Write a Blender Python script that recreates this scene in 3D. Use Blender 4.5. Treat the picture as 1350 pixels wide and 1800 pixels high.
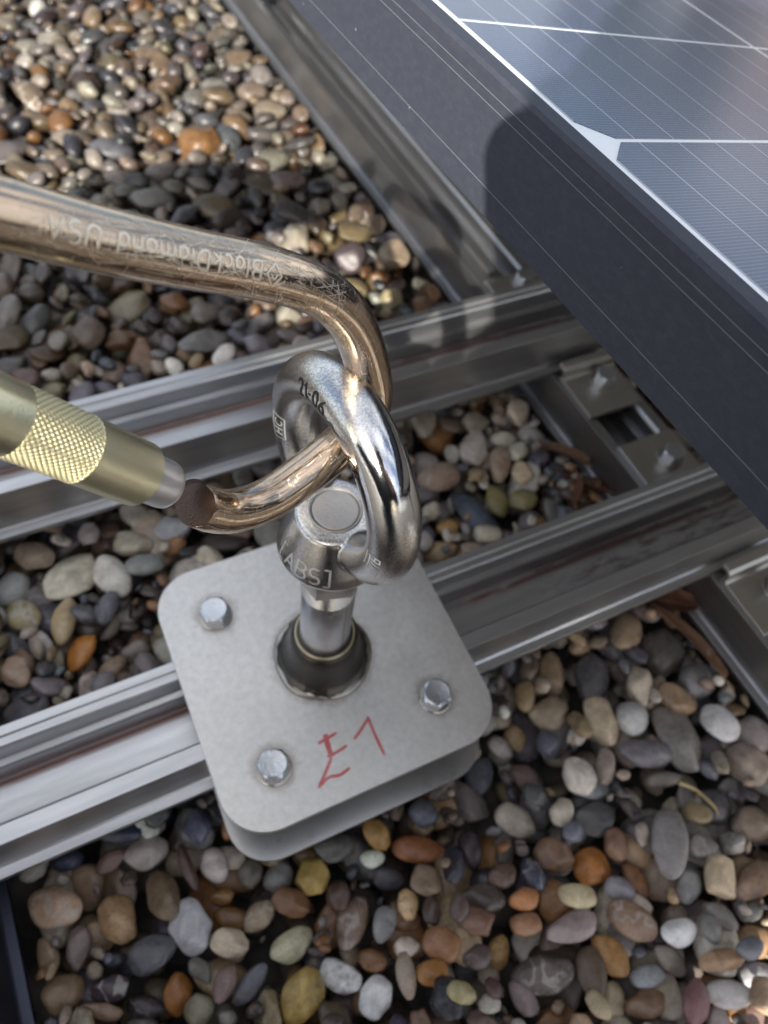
import bpy, bmesh, math, random
import numpy as np
from mathutils import Matrix, Vector

for o in list(bpy.data.objects):
    bpy.data.objects.remove(o)
scene = bpy.context.scene
rng = np.random.default_rng(11)
random.seed(5)
S = 0.001                                   # everything below is laid out in millimetres

# ------------------------------------------------------------------ camera
F_PX = 1360.65
CAM = np.array([-75.516, -145.083, 396.836])
RM = np.array([[0.90029201, -0.42358231, 0.1002613],
               [-0.30850687, -0.78341281, -0.53952561],
               [0.3070795, 0.45479929, -0.83597834]])     # rows: right, down, forward
camd = bpy.data.cameras.new('camera')
cam = bpy.data.objects.new('camera', camd)
scene.collection.objects.link(cam)
m = Matrix.Identity(4)
for i in range(3):
    m[i][0] = RM[0, i]; m[i][1] = -RM[1, i]; m[i][2] = -RM[2, i]; m[i][3] = CAM[i] * S
cam.matrix_world = m
camd.sensor_fit = 'VERTICAL'
camd.sensor_height = 7.15
camd.sensor_width = 7.15 * 0.75
camd.lens = F_PX / 1800 * 7.15
camd.clip_start = 0.005
camd.clip_end = 500
camd.dof.use_dof = True
camd.dof.focus_distance = 0.240
camd.dof.aperture_fstop = 2.35
scene.camera = cam
scene.render.resolution_x = 768
scene.render.resolution_y = 1024

# ------------------------------------------------------------------ light
SUN = np.array([-0.5221, -0.6563, 0.5446]); SUN /= np.linalg.norm(SUN)
world = bpy.data.worlds.new('World')
scene.world = world
world.use_nodes = True
wn = world.node_tree.nodes; wl = world.node_tree.links
wn.clear()
wo = wn.new('ShaderNodeOutputWorld'); bg = wn.new('ShaderNodeBackground')
sky = wn.new('ShaderNodeTexSky')
sky.sky_type = 'NISHITA'
sky.sun_disc = False
sky.sun_elevation = math.asin(SUN[2])
sky.sun_rotation = math.atan2(SUN[0], SUN[1])
sky.air_density = 1.0; sky.dust_density = 2.5; sky.ozone_density = 1.0
# broken white cloud over the blue
tc = wn.new('ShaderNodeTexCoord')
mp = wn.new('ShaderNodeMapping'); mp.inputs['Scale'].default_value = (1, 1, 1.6)
cn = wn.new('ShaderNodeTexNoise'); cn.inputs['Scale'].default_value = 2.3; cn.inputs['Detail'].default_value = 7; cn.inputs['Roughness'].default_value = .58
cr = wn.new('ShaderNodeValToRGB'); cr.color_ramp.elements[0].position = .42; cr.color_ramp.elements[1].position = .66
cmx = wn.new('ShaderNodeMix'); cmx.data_type = 'RGBA'
cmx.inputs[7].default_value = (9.0, 9.1, 9.3, 1)
wl.new(tc.outputs['Generated'], mp.inputs['Vector']); wl.new(mp.outputs['Vector'], cn.inputs['Vector'])
wl.new(cn.outputs['Fac'], cr.inputs['Fac']); wl.new(cr.outputs['Color'], cmx.inputs[0])
wl.new(sky.outputs['Color'], cmx.inputs[6]); wl.new(cmx.outputs[2], bg.inputs['Color'])
bg.inputs['Strength'].default_value = 0.092
wl.new(bg.outputs['Background'], wo.inputs['Surface'])
sd = bpy.data.lights.new('sun', 'SUN'); sd.energy = 4.5; sd.angle = math.radians(0.55); sd.color = (1.0, .94, .84)
so = bpy.data.objects.new('sun', sd); scene.collection.objects.link(so)
so.rotation_euler = Vector(-SUN).to_track_quat('-Z', 'Y').to_euler()
so.location = (-.6, -.9, 1.5)
vs = scene.view_settings
vs.view_transform = 'Standard'; vs.look = 'None'; vs.exposure = 1.15; vs.gamma = 1.0; vs.use_curve_mapping = False
scene.render.engine = 'CYCLES'
try:
    scene.cycles.max_bounces = 8
    scene.cycles.glossy_bounces = 5
except Exception:
    pass

# ------------------------------------------------------------------ helpers
def ray(u, v):
    return RM.T @ np.array([(u - 675) / F_PX, (v - 900) / F_PX, 1.0])
def on_z(u, v, z):
    d = ray(u, v); return CAM + (z - CAM[2]) / d[2] * d
def on_plane(u, v, p, n):
    d = ray(u, v); return CAM + ((np.asarray(p) - CAM) @ n) / (d @ n) * d
def project(X):
    Y = (np.atleast_2d(X) - CAM) @ RM.T
    return np.c_[Y[:, 0] / Y[:, 2] * F_PX + 675, Y[:, 1] / Y[:, 2] * F_PX + 900, Y[:, 2]]
def srgb(r, g, b, k=1.0):
    f = lambda c: ((c / 255) / 12.92 if c / 255 <= .04045 else ((c / 255 + .055) / 1.055) ** 2.4)
    return (f(r) * k, f(g) * k, f(b) * k)

def link(o):
    scene.collection.objects.link(o); return o
def mesh_obj(name, verts, faces, mat, parent=None, smooth=False, uv=None):
    me = bpy.data.meshes.new(name)
    me.from_pydata([tuple(float(c) * S for c in v) for v in verts], [], [tuple(int(i) for i in f) for f in faces])
    if uv is not None:
        ul = me.uv_layers.new(name='UVMap')
        idx = np.empty(len(me.loops), np.int32); me.loops.foreach_get('vertex_index', idx)
        ul.data.foreach_set('uv', np.asarray(uv, np.float32)[idx].ravel())
    if mat is not None: me.materials.append(mat)
    if smooth: me.polygons.foreach_set('use_smooth', [True] * len(me.polygons))
    me.update()
    o = link(bpy.data.objects.new(name, me))
    if parent is not None: put(o, parent)
    return o
def put(o, parent):
    o.parent = parent
    o.matrix_parent_inverse = Matrix.Translation(-Vector(parent.location)) if parent.parent is None else parent_inv(parent)
def parent_inv(p):
    # parents never rotate here, so the inverse is a sum of translations
    t = Vector((0, 0, 0)); q = p
    while q is not None:
        t += Vector(q.location) if q.parent is None else Vector((0, 0, 0)); q = q.parent
    return Matrix.Identity(4) if p.type == 'MESH' else Matrix.Translation(-t)
def empty(name, loc):
    o = link(bpy.data.objects.new(name, None)); o.location = Vector(loc) * S; o.empty_display_size = .01; return o
def tag(o, label=None, cat=None, group=None, kind=None):
    if label: o['label'] = label
    if cat: o['category'] = cat
    if group: o['group'] = group
    if kind: o['kind'] = kind
    return o
def bevel(o, w, seg=2, ang=35):
    b = o.modifiers.new('bevel', 'BEVEL'); b.width = w * S; b.segments = seg; b.limit_method = 'ANGLE'; b.angle_limit = math.radians(ang)
    b.harden_normals = False
    return o
def autosmooth(o, deg=40):
    me = o.data
    me.polygons.foreach_set('use_smooth', [True] * len(me.polygons))
    try: me.set_sharp_from_angle(angle=math.radians(deg))
    except Exception: pass
    return o
def lathe(profile, seg=48, center=(0, 0), cap=True):
    v = []; f = []
    for r, z in profile:
        for k in range(seg):
            a = 2 * math.pi * k / seg
            v.append((center[0] + r * math.cos(a), center[1] + r * math.sin(a), z))
    n = len(profile)
    for i in range(n - 1):
        for k in range(seg):
            k2 = (k + 1) % seg
            f.append((i * seg + k, i * seg + k2, (i + 1) * seg + k2, (i + 1) * seg + k))
    if cap:
        f.append(tuple(reversed(range(seg)))); f.append(tuple(range((n - 1) * seg, n * seg)))
    return v, f
def extrude_profile(poly, a, b, ex, ez, along):
    """closed polygon poly [(p,q)] placed with p along ex, q along ez, swept from a to b along 'along' at origin o"""
    ex, ez, along = map(np.asarray, (ex, ez, along))
    v = [p * ex + q * ez + a * along for p, q in poly] + [p * ex + q * ez + b * along for p, q in poly]
    n = len(poly)
    f = [(i, (i + 1) % n, n + (i + 1) % n, n + i) for i in range(n)]
    f += [tuple(reversed(range(n))), tuple(range(n, 2 * n))]
    return v, f
def fix_normals(o):
    bm = bmesh.new(); bm.from_mesh(o.data); bmesh.ops.recalc_face_normals(bm, faces=bm.faces); bm.to_mesh(o.data); bm.free(); return o
def catmull(P, n=12):
    P = [np.asarray(p, float) for p in P]; out = []
    Q = [2 * P[0] - P[1]] + P + [2 * P[-1] - P[-2]]
    for i in range(1, len(Q) - 2):
        p0, p1, p2, p3 = Q[i - 1:i + 3]
        for k in range(n):
            t = k / n
            out.append(.5 * ((2 * p1) + (-p0 + p2) * t + (2 * p0 - 5 * p1 + 4 * p2 - p3) * t * t + (-p0 + 3 * p1 - 3 * p2 + p3) * t ** 3))
    out.append(P[-1]); return np.array(out)
def tube(path, rad, seg=28, up=None, cap=True, flat=1.0):
    """sweep along path (N,3); rad scalar or (N,). cross-section axes: (side, up) with fixed plane normal 'up'"""
    path = np.asarray(path, float); N = len(path)
    rad = np.full(N, rad) if np.isscalar(rad) else np.asarray(rad)
    T = np.gradient(path, axis=0); T /= np.linalg.norm(T, axis=1)[:, None]
    if up is None: up = np.array([0, 0, 1.])
    v = []; uv = []; f = []
    L = np.r_[0, np.cumsum(np.linalg.norm(np.diff(path, axis=0), axis=1))]
    for i in range(N):
        s = np.cross(T[i], up); s /= np.linalg.norm(s); w = np.cross(s, T[i])
        for k in range(seg):
            a = 2 * math.pi * k / seg
            v.append(path[i] + rad[i] * (math.cos(a) * s + flat * math.sin(a) * w)); uv.append((L[i] / 60., a / (2 * math.pi)))
    for i in range(N - 1):
        for k in range(seg):
            k2 = (k + 1) % seg
            f.append((i * seg + k, (i + 1) * seg + k, (i + 1) * seg + k2, i * seg + k2))
    if cap:
        f.append(tuple(range(seg))); f.append(tuple(reversed(range((N - 1) * seg, N * seg))))
    return np.array(v), f, np.array(uv)
def ribbons(strokes, surf, width, lift):
    """strokes: list of polylines in 2D; surf(s,t)->(point, normal). flat strips lying 'lift' mm on the surface"""
    V = []; Fc = []
    for st in strokes:
        st = np.asarray(st, float); pts = [st[0]]
        for a, b in zip(st[:-1], st[1:]):
            n = max(1, int(np.linalg.norm(b - a) / (width * 1.2)))
            pts += [a + (b - a) * (k + 1) / n for k in range(n)]
        pn = [surf(*p) for p in pts]; X = np.array([p for p, _ in pn]); Nn = np.array([n for _, n in pn])
        T = np.gradient(X, axis=0); T /= (np.linalg.norm(T, axis=1)[:, None] + 1e-9)
        side = np.cross(Nn, T); side /= (np.linalg.norm(side, axis=1)[:, None] + 1e-9)
        b0 = len(V)
        for i in range(len(X)):
            w = width * (.5 if 0 < i < len(X) - 1 else .32)
            V += [X[i] + Nn[i] * lift - side[i] * w, X[i] + Nn[i] * (lift * 1.35), X[i] + Nn[i] * lift + side[i] * w]
        for i in range(len(X) - 1):
            q = b0 + 3 * i
            Fc += [(q, q + 1, q + 4, q + 3), (q + 1, q + 2, q + 5, q + 4)]
    return V, Fc
def arc(cx, cy, rx, ry, a0, a1, n=10):
    return [(cx + rx * math.cos(math.radians(a0 + (a1 - a0) * k / n)), cy + ry * math.sin(math.radians(a0 + (a1 - a0) * k / n))) for k in range(n + 1)]
GLYPH = {
    'A': (.62, [[(0, 0), (.31, 1), (.62, 0)], [(.12, .36), (.5, .36)]]),
    'B': (.58, [[(0, 0), (0, 1), (.3, 1)] + arc(.3, .77, .24, .23, 90, -90) + [(0, .54)], [(.3, .54)] + arc(.3, .27, .28, .27, 90, -90) + [(0, 0)]]),
    'C': (.6, [arc(.34, .5, .34, .5, 50, 310, 16)]),
    'D': (.64, [[(0, 0), (0, 1), (.25, 1)] + arc(.25, .5, .38, .5, 90, -90, 14) + [(0, 0)]]),
    'E': (.5, [[(.5, 1), (0, 1), (0, 0), (.5, 0)], [(0, .52), (.42, .52)]]),
    'S': (.56, [arc(.28, .74, .27, .26, 40, 270, 12) + arc(.28, .25, .28, .25, 90, -140, 12)]),
    'U': (.6, [[(0, 1), (0, .3)] + arc(.3, .3, .3, .3, 180, 360, 12) + [(.6, 1)]]),
    'a': (.46, [arc(.22, .3, .22, .3, 0, 360, 16), [(.44, .6), (.44, 0)]]),
    'c': (.44, [arc(.25, .3, .25, .3, 50, 310, 14)]),
    'd': (.46, [arc(.22, .3, .22, .3, 0, 360, 16), [(.44, 1), (.44, 0)]]),
    'i': (.06, [[(.03, 0), (.03, .6)], [(.03, .78), (.03, .86)]]),
    'k': (.42, [[(0, 0), (0, 1)], [(.4, .6), (.02, .28), (.42, 0)]]),
    'l': (.06, [[(.03, 0), (.03, 1)]]),
    'm': (.72, [[(0, 0), (0, .6)], arc(.18, .42, .18, .18, 180, 0, 8) + [(.36, 0)], arc(.54, .42, .18, .18, 180, 0, 8) + [(.72, 0)]]),
    'n': (.42, [[(0, 0), (0, .6)], arc(.21, .4, .21, .2, 180, 0, 8) + [(.42, 0)]]),
    'o': (.48, [arc(.24, .3, .24, .3, 0, 360, 16)]),
    '[': (.32, [[(.32, 1.05), (0, 1.05), (0, -.05), (.32, -.05)]]),
    ']': (.32, [[(0, 1.05), (.32, 1.05), (.32, -.05), (0, -.05)]]),
    '0': (.5, [arc(.25, .5, .25, .5, 0, 360, 18)]),
    '1': (.22, [[(0, .75), (.2, 1), (.2, 0)]]),
    '2': (.5, [arc(.25, .73, .25, .27, 160, -40, 10) + [(0, 0), (.5, 0)]]),
    '6': (.5, [[(.42, 1), (.1, .55)] + arc(.25, .28, .25, .28, 150, -210, 16)]),
    '-': (.3, [[(0, .48), (.3, .48)]]), ' ': (.35, []),
}
def text_strokes(txt, h, gap=.2):
    x = 0; out = []
    for ch in txt:
        w, st = GLYPH[ch]
        for s in st: out.append([((px + x) * h, py * h) for px, py in s])
        x += w + gap
    return out, (x - gap) * h

# ------------------------------------------------------------------ materials
class NT:
    def __init__(s, name):
        s.m = bpy.data.materials.new(name); s.m.use_nodes = True; s.t = s.m.node_tree; s.n = s.t.nodes
        s.b = s.n['Principled BSDF']; s.out = s.n['Material Output']
    def add(s, typ, **kw):
        nd = s.n.new(typ)
        for k, v in kw.items():
            if k in nd.inputs.keys(): nd.inputs[k].default_value = v
            else: setattr(nd, k, v)
        return nd
    def L(s, a, b): s.t.links.new(a, b)
    def coord(s, kind='Object', scale=(1, 1, 1), rot=(0, 0, 0)):
        c = s.add('ShaderNodeTexCoord'); mpn = s.add('ShaderNodeMapping')
        mpn.inputs['Scale'].default_value = scale; mpn.inputs['Rotation'].default_value = rot
        s.L(c.outputs[kind], mpn.inputs['Vector']); return mpn.outputs['Vector']
    def noise(s, vec, scale, detail=4, rough=.55, dist=0.):
        nd = s.add('ShaderNodeTexNoise'); nd.inputs['Scale'].default_value = scale; nd.inputs['Detail'].default_value = detail
        nd.inputs['Roughness'].default_value = rough; nd.inputs['Distortion'].default_value = dist
        if vec is not None: s.L(vec, nd.inputs['Vector'])
        return nd.outputs['Fac']
    def ramp(s, fac, stops):
        r = s.add('ShaderNodeValToRGB'); e = r.color_ramp.elements
        while len(e) < len(stops): e.new(.5)
        for el, (p, c) in zip(e, stops):
            el.position = p; el.color = (c, c, c, 1) if np.isscalar(c) else (*c[:3], 1)
        s.L(fac, r.inputs['Fac']); return r.outputs['Color']
    def mixc(s, fac, a, b, mode='MIX'):
        x = s.add('ShaderNodeMix', data_type='RGBA', blend_type=mode)
        for sock, val in ((0, fac), (6, a), (7, b)):
            if hasattr(val, 'links'): s.L(val, x.inputs[sock])
            elif sock == 0: x.inputs[0].default_value = val
            else: x.inputs[sock].default_value = (*val[:3], 1)
        return x.outputs[2]
    def math(s, op, a, b=None, clamp=False):
        x = s.add('ShaderNodeMath', operation=op, use_clamp=clamp)
        for k, val in ((0, a), (1, b)):
            if val is None: continue
            if hasattr(val, 'links'): s.L(val, x.inputs[k])
            else: x.inputs[k].default_value = val
        return x.outputs[0]
    def bump(s, h, dist, strength=1.0, prev=None):
        b = s.add('ShaderNodeBump'); b.inputs['Distance'].default_value = dist; b.inputs['Strength'].default_value = strength
        s.L(h, b.inputs['Height'])
        if prev is not None: s.L(prev, b.inputs['Normal'])
        return b.outputs['Normal']
    def set(s, **kw):
        names = {'base': 'Base Color', 'rough': 'Roughness', 'metal': 'Metallic', 'normal': 'Normal', 'coat': 'Coat Weight', 'ior': 'IOR', 'spec': 'Specular IOR Level', 'aniso': 'Anisotropic', 'alpha': 'Alpha'}
        for k, v in kw.items():
            sock = s.b.inputs[names[k]]
            if hasattr(v, 'links'): s.L(v, sock)
            elif k == 'base': sock.default_value = (*v[:3], 1)
            else: sock.default_value = v
        return s.m

def metal_mat(name, base, rough, grain=900, grain_amt=.0002, stain=.25, rvar=.12, stretch=(1, 1, 1), dirt=None):
    t = NT(name)
    co = t.coord('Object', stretch)
    n1 = t.noise(co, 18, 5); n2 = t.noise(co, grain, 3)
    b = t.mixc(t.ramp(n1, [(.3, 0), (.75, 1)]), tuple(c * (1 - stain) for c in base), base)
    if dirt is not None:
        n3 = t.noise(t.coord('Object'), 34, 6, .65)
        b = t.mixc(t.ramp(n3, [(.56, 0), (.74, .55)]), b, dirt)
    r = t.math('ADD', t.math('MULTIPLY', n1, rvar * 2), rough - rvar)
    r = t.math('ADD', r, t.math('MULTIPLY', n2, .08))
    return t.set(base=b, rough=r, metal=1.0, normal=t.bump(n2, grain_amt, .5))

def rail_mat(name, base, rust=True, stain=.3, r0=.2, met=.85):
    t = NT(name)
    g = t.add('ShaderNodeNewGeometry')
    co = t.coord('Object', (.035, 1, 1))
    st = t.noise(co, 420, 4, .6); st2 = t.noise(t.coord('Object', (.12, 1, 1)), 70, 5, .6)
    bl = t.noise(t.coord('Object'), 26, 6, .6)
    b = t.mixc(t.ramp(st2, [(.3, 0), (.7, 1)]), tuple(c * (1 - stain) for c in base), base)
    b = t.mixc(t.math('MULTIPLY', t.ramp(bl, [(.58, 0), (.78, 1)]), .2), b, (.33, .31, .28))
    r = t.math('ADD', r0, t.math('MULTIPLY', st, .26))
    metal = met
    if rust:
        # rust only on the channel floor: height band, broken by noise along the rail
        sx = t.add('ShaderNodeSeparateXYZ'); c2 = t.add('ShaderNodeTexCoord'); t.L(c2.outputs['Object'], sx.inputs[0])
        floor = t.math('LESS_THAN', t.math('ABSOLUTE', t.math('ADD', sx.outputs[2], 0.0305)), .0022)
        edge = t.math('SUBTRACT', 1.0, t.math('MULTIPLY', t.math('ABSOLUTE', t.math('SUBTRACT', sx.outputs[1], .0105)), 260), True)
        rn = t.noise(t.coord('Object', (.25, 1, 1)), 60, 6, .7); rn2 = t.noise(t.coord('Object', (.3, 1.4, 1)), 190, 5, .75)
        edge2 = t.math('MULTIPLY', t.math('SUBTRACT', 1.0, t.math('MULTIPLY', t.math('ABSOLUTE', t.math('SUBTRACT', sx.outputs[1], .0085)), 210), True), t.math('MULTIPLY', t.ramp(sx.outputs[0], [(.088, 0), (.105, 1)]), t.ramp(rn, [(.30, 0), (.44, 1)])))
        streak = t.math('MULTIPLY', edge, t.ramp(rn, [(.38, 0), (.52, 1)]))
        # heavy patch on the right-hand stretch
        band = t.math('MULTIPLY', t.ramp(t.math('ADD', sx.outputs[0], 0.0), [(.13, 0), (.2, 1)]), t.ramp(rn2, [(.46, 0), (.62, .8)]))
        msk = t.math('MULTIPLY', floor, t.math('MAXIMUM', t.math('MAXIMUM', streak, edge2), band), True)
        rc = t.mixc(rn2, srgb(70, 22, 14), srgb(128, 70, 34))
        rc = t.mixc(t.ramp(sx.outputs[0], [(.1, 0), (.16, .8)]), rc, srgb(62, 24, 22))
        b = t.mixc(msk, b, rc)
        metal = t.math('MULTIPLY', t.math('SUBTRACT', 1.0, msk), .93)
        r = t.math('ADD', r, t.math('MULTIPLY', msk, .35))
    return t.set(base=b, rough=r, metal=metal, normal=t.bump(st, .00022, .4))

M_RAIL = rail_mat('rail_aluminium', (.61, .617, .63), r0=.2, stain=.34, met=.93)
M_XRAIL = rail_mat('cross_rail_aluminium', (.50, .50, .51), rust=False, r0=.30, met=1.0)
M_DARKRAIL = metal_mat('shaded_rail', (.085, .095, .13), .42, 1200, .0001)  # the left rail's shade and dark reflections put into its base colour
def plate_mat():
    t = NT('stainless_plate')
    co = t.coord('Object'); g = t.noise(co, 2600, 2, .6); blot = t.noise(co, 30, 5, .6, .8); fine = t.noise(co, 260, 5, .7); br = t.noise(t.coord('Object', (1, .05, 1), (0, 0, .2)), 900, 3, .6)
    b = t.mixc(t.ramp(blot, [(.34, 0), (.66, 1)]), (.655, .642, .618), (.74, .727, .705))
    b = t.mixc(t.ramp(fine, [(.35, .35), (.6, 0)]), b, (.44, .42, .39))
    b = t.mixc(t.ramp(g, [(.3, .22), (.6, 0)]), b, (.36, .35, .34))
    for rot_ in (.5, 1.9, 2.6):
        scr = t.ramp(t.noise(t.coord('Object', (1, .02, 1), (0, 0, rot_)), 520, 2, .5), [(.70, 0), (.73, 1)])
        b = t.mixc(t.math('MULTIPLY', t.math('MULTIPLY', scr, t.ramp(blot, [(.45, 0), (.6, 1)])), .5), b, (.80, .80, .79))
    # grime round the bolts and the socket
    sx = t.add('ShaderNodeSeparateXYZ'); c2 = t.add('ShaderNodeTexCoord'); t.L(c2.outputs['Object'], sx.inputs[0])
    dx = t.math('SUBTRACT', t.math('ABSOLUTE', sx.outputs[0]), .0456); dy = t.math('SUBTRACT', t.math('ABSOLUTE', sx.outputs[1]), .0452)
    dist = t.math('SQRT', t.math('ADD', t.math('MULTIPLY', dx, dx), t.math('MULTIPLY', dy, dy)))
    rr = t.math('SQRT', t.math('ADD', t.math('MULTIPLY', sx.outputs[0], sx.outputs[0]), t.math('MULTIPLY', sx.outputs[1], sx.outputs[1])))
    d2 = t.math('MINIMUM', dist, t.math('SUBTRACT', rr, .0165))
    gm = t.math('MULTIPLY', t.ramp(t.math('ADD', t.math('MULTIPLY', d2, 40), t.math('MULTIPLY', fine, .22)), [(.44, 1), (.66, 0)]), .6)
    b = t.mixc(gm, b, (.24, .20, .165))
    r = t.math('ADD', .34, t.math('MULTIPLY', blot, .16)); r = t.math('ADD', r, t.math('MULTIPLY', br, .08))
    return t.set(base=b, rough=r, metal=1.0, normal=t.bump(t.math('ADD', g, br), .00012, .5))
M_PLATE = plate_mat()
M_LOWPLATE = metal_mat('stainless_plate_low', (.62, .62, .62), .27, 1500, .0001, stain=.15)
M_BOLT = metal_mat('zinc_bolt', (.66, .69, .73), .24, 700, .0003, stain=.3, rvar=.1)
M_STEM = metal_mat('stem_steel', (.60, .61, .63), .28, 900, .0001, stain=.12)
M_NUT = metal_mat('nut_steel', (.50, .47, .43), .25, 600, .0002, stain=.35)
M_DARKSTEEL = metal_mat('weld_dark_steel', (.085, .077, .07), .27, 500, .0003, stain=.4, rvar=.14)
M_BRASS = metal_mat('brass_rim', (.55, .48, .32), .28, 600, .0001)
M_CLAMP = metal_mat('clamp_steel', (.64, .615, .565), .34, 300, .0002, stain=.3)

def ring_mat():
    t = NT('forged_steel')
    co = t.coord('Object')
    g = t.noise(co, 1300, 3, .7); g2 = t.noise(co, 2600, 2, .6); big = t.noise(co, 42, 4, .6)
    vd = t.add('ShaderNodeVectorMath', operation='DISTANCE'); vd.inputs[1].default_value = (.006, -.022, .198); t.L(co, vd.inputs[0])
    zone = t.ramp(t.math('ADD', t.math('MULTIPLY', vd.outputs['Value'], 20), t.math('MULTIPLY', big, .5)), [(.46, .12), (.74, 1)])
    h = t.math('ADD', t.math('MULTIPLY', g, .7), t.math('MULTIPLY', g2, .3))
    b = t.mixc(t.ramp(g, [(.35, 0), (.65, 1)]), (.36, .35, .33), (.80, .79, .77))
    b = t.mixc(t.math('SUBTRACT', 1.0, t.math('MULTIPLY', zone, .8)), b, (.72, .725, .73))
    r = t.math('ADD', .06, t.math('MULTIPLY', zone, .04))
    return t.set(base=b, rough=r, metal=1.0, normal=t.bump(t.math('MULTIPLY', h, zone), .00028, .4))
M_RING = ring_mat()

def carabiner_mat():
    t = NT('bronze_anodised')
    uv = t.add('ShaderNodeUVMap'); 
    def scratch(rot, sx, sy, lo, hi):
        mpn = t.add('ShaderNodeMapping'); mpn.inputs['Rotation'].default_value = (0, 0, rot); mpn.inputs['Scale'].default_value = (sx, sy, 1)
        t.L(uv.outputs['UV'], mpn.inputs['Vector']); return t.ramp(t.noise(mpn.outputs['Vector'], 1, 3, .6, .4), [(lo, 0), (hi, 1)])
    s1 = scratch(.5, 9, 130, .61, .66); s2 = scratch(-.9, 120, 10, .63, .68); s3 = scratch(.15, 5, 180, .63, .68)
    fine = t.ramp(t.noise(t.coord('Object'), 1900, 3, .7), [(.66, 0), (.72, 1)])
    patch = t.ramp(t.noise(t.coord('Object'), 55, 5, .65), [(.34, .12), (.54, 1)])
    sc = t.math('MAXIMUM', t.math('MAXIMUM', s1, s2), s3)
    sc = t.math('MULTIPLY', t.math('MAXIMUM', sc, fine), patch)
    b = t.mixc(t.noise(t.coord('Object'), 30, 3), (.46, .345, .25), (.58, .46, .345))
    b = t.mixc(t.math('MULTIPLY', sc, .7), b, (.84, .80, .73))
    r = t.math('ADD', .10, t.math('MULTIPLY', sc, .18))
    r = t.math('ADD', r, t.math('MULTIPLY', t.noise(t.coord('Object'), 260, 5, .7), .07))
    return t.set(base=b, rough=r, metal=1.0, normal=t.bump(sc, .00012, .5))
M_CARA = carabiner_mat()
M_ENGRAVE = metal_mat('engraved_metal', (.80, .72, .60), .35, 900, .0001)
M_ENGRAVE_S = metal_mat('engraved_steel', (.86, .86, .85), .5, 900, .0001)
M_INK = metal_mat('engraved_dark', (.05, .05, .05), .5, 900, .0001)
M_KNURL = metal_mat('yellow_zinc_knurl', (.72, .67, .44), .44, 1400, .0001, stain=.35)
M_SLEEVE = metal_mat('yellow_zinc', (.80, .77, .55), .26, 1400, .00008, stain=.2, rvar=.07, stretch=(1, 1, 1))
M_SILVER = metal_mat('silver_pin', (.70, .72, .76), .30, 1400, .00008, stain=.15)
M_NOSE = metal_mat('shaded_nose', (.17, .12, .092), .17, 1200, .0001, stain=.4)  # dark base colour stands in for shade and reflection on the nose

def frame_mat():
    t = NT('black_anodised_frame')
    co = t.coord('Object')
    n = t.noise(co, 700, 3); d = t.noise(t.coord('Object', (1, .5, 1)), 420, 6, .8)
    b = t.mixc(t.math('MULTIPLY', t.ramp(d, [(.45, 0), (.75, 1)]), .2), (.038, .043, .058), (.12, .121, .124))
    sp = t.ramp(t.noise(co, 420, 2, .4), [(.80, 0), (.815, 1)])
    b = t.mixc(t.math('MULTIPLY', sp, .5), b, (.5, .48, .44))
    return t.set(base=b, rough=t.math('ADD', .46, t.math('MULTIPLY', d, .2)), metal=0.0, spec=.15, normal=t.bump(n, .00012, .3))
M_FRAME = frame_mat()
def simple(name, base, rough, metal=0., **kw):
    return NT(name).set(base=base, rough=rough, metal=metal, **kw)
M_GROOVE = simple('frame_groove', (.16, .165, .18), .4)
M_BACK = simple('white_backsheet', (.80, .82, .84), .5)
def cell_mat():
    t = NT('solar_cell')
    sx = t.add('ShaderNodeSeparateXYZ'); c2 = t.add('ShaderNodeTexCoord'); t.L(c2.outputs['Object'], sx.inputs[0])
    fx = t.math('PINGPONG', sx.outputs[0], .00922)               # bus wires along the module, 18.4 mm apart
    bus = t.math('LESS_THAN', t.math('ABSOLUTE', t.math('SUBTRACT', fx, .00461)), .00012)
    bus = t.math('LESS_THAN', fx, .00022)
    fy = t.math('PINGPONG', sx.outputs[1], .00078)               # fine fingers across
    fin = t.math('LESS_THAN', fy, .00009)
    n = t.noise(t.coord('Object'), 500, 3)
    b = t.mixc(n, (.012, .024, .080), (.018, .032, .10))
    b = t.mixc(t.math('MULTIPLY', fin, .5), b, (.30, .33, .40))
    b = t.mixc(t.math('MULTIPLY', bus, .75), b, (.5, .52, .55))
    return t.set(base=b, rough=.35, metal=0., spec=.4)
M_CELL = cell_mat()
def glass_mat():
    t = NT('module_glass')
    for nd in list(t.n):
        if nd.type != 'OUTPUT_MATERIAL': t.n.remove(nd)
    out = [x for x in t.n if x.type == 'OUTPUT_MATERIAL'][0]
    tr = t.add('ShaderNodeBsdfTransparent'); gl = t.add('ShaderNodeBsdfGlossy'); mx = t.add('ShaderNodeMixShader'); fr = t.add('ShaderNodeFresnel')
    df = t.add('ShaderNodeBsdfDiffuse'); df.inputs['Color'].default_value = (.5, .47, .42, 1); mx2 = t.add('ShaderNodeMixShader')
    n = t.noise(t.coord('Object'), 14, 5, .6); n2 = t.noise(t.coord('Object'), 900, 2, .5)
    fr.inputs['IOR'].default_value = 1.42
    gl.inputs['Roughness'].default_value = .17
    b = t.add('ShaderNodeBump'); b.inputs['Distance'].default_value = .0001; b.inputs['Strength'].default_value = .25; t.L(n2, b.inputs['Height'])
    t.L(b.outputs['Normal'], gl.inputs['Normal'])
    gg = t.add('ShaderNodeNewGeometry'); t.L(t.math('MULTIPLY', fr.outputs[0], t.math('SUBTRACT', 1.0, gg.outputs['Backfacing'])), mx.inputs[0]); t.L(tr.outputs[0], mx.inputs[1]); t.L(gl.outputs[0], mx.inputs[2])
    dust = t.math('MULTIPLY', t.ramp(n, [(.35, .3), (.8, 1)]), .032)
    t.L(dust, mx2.inputs[0]); t.L(mx.outputs[0], mx2.inputs[1]); t.L(df.outputs[0], mx2.inputs[2])
    t.L(mx2.outputs[0], out.inputs['Surface'])
    return t.m
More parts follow.
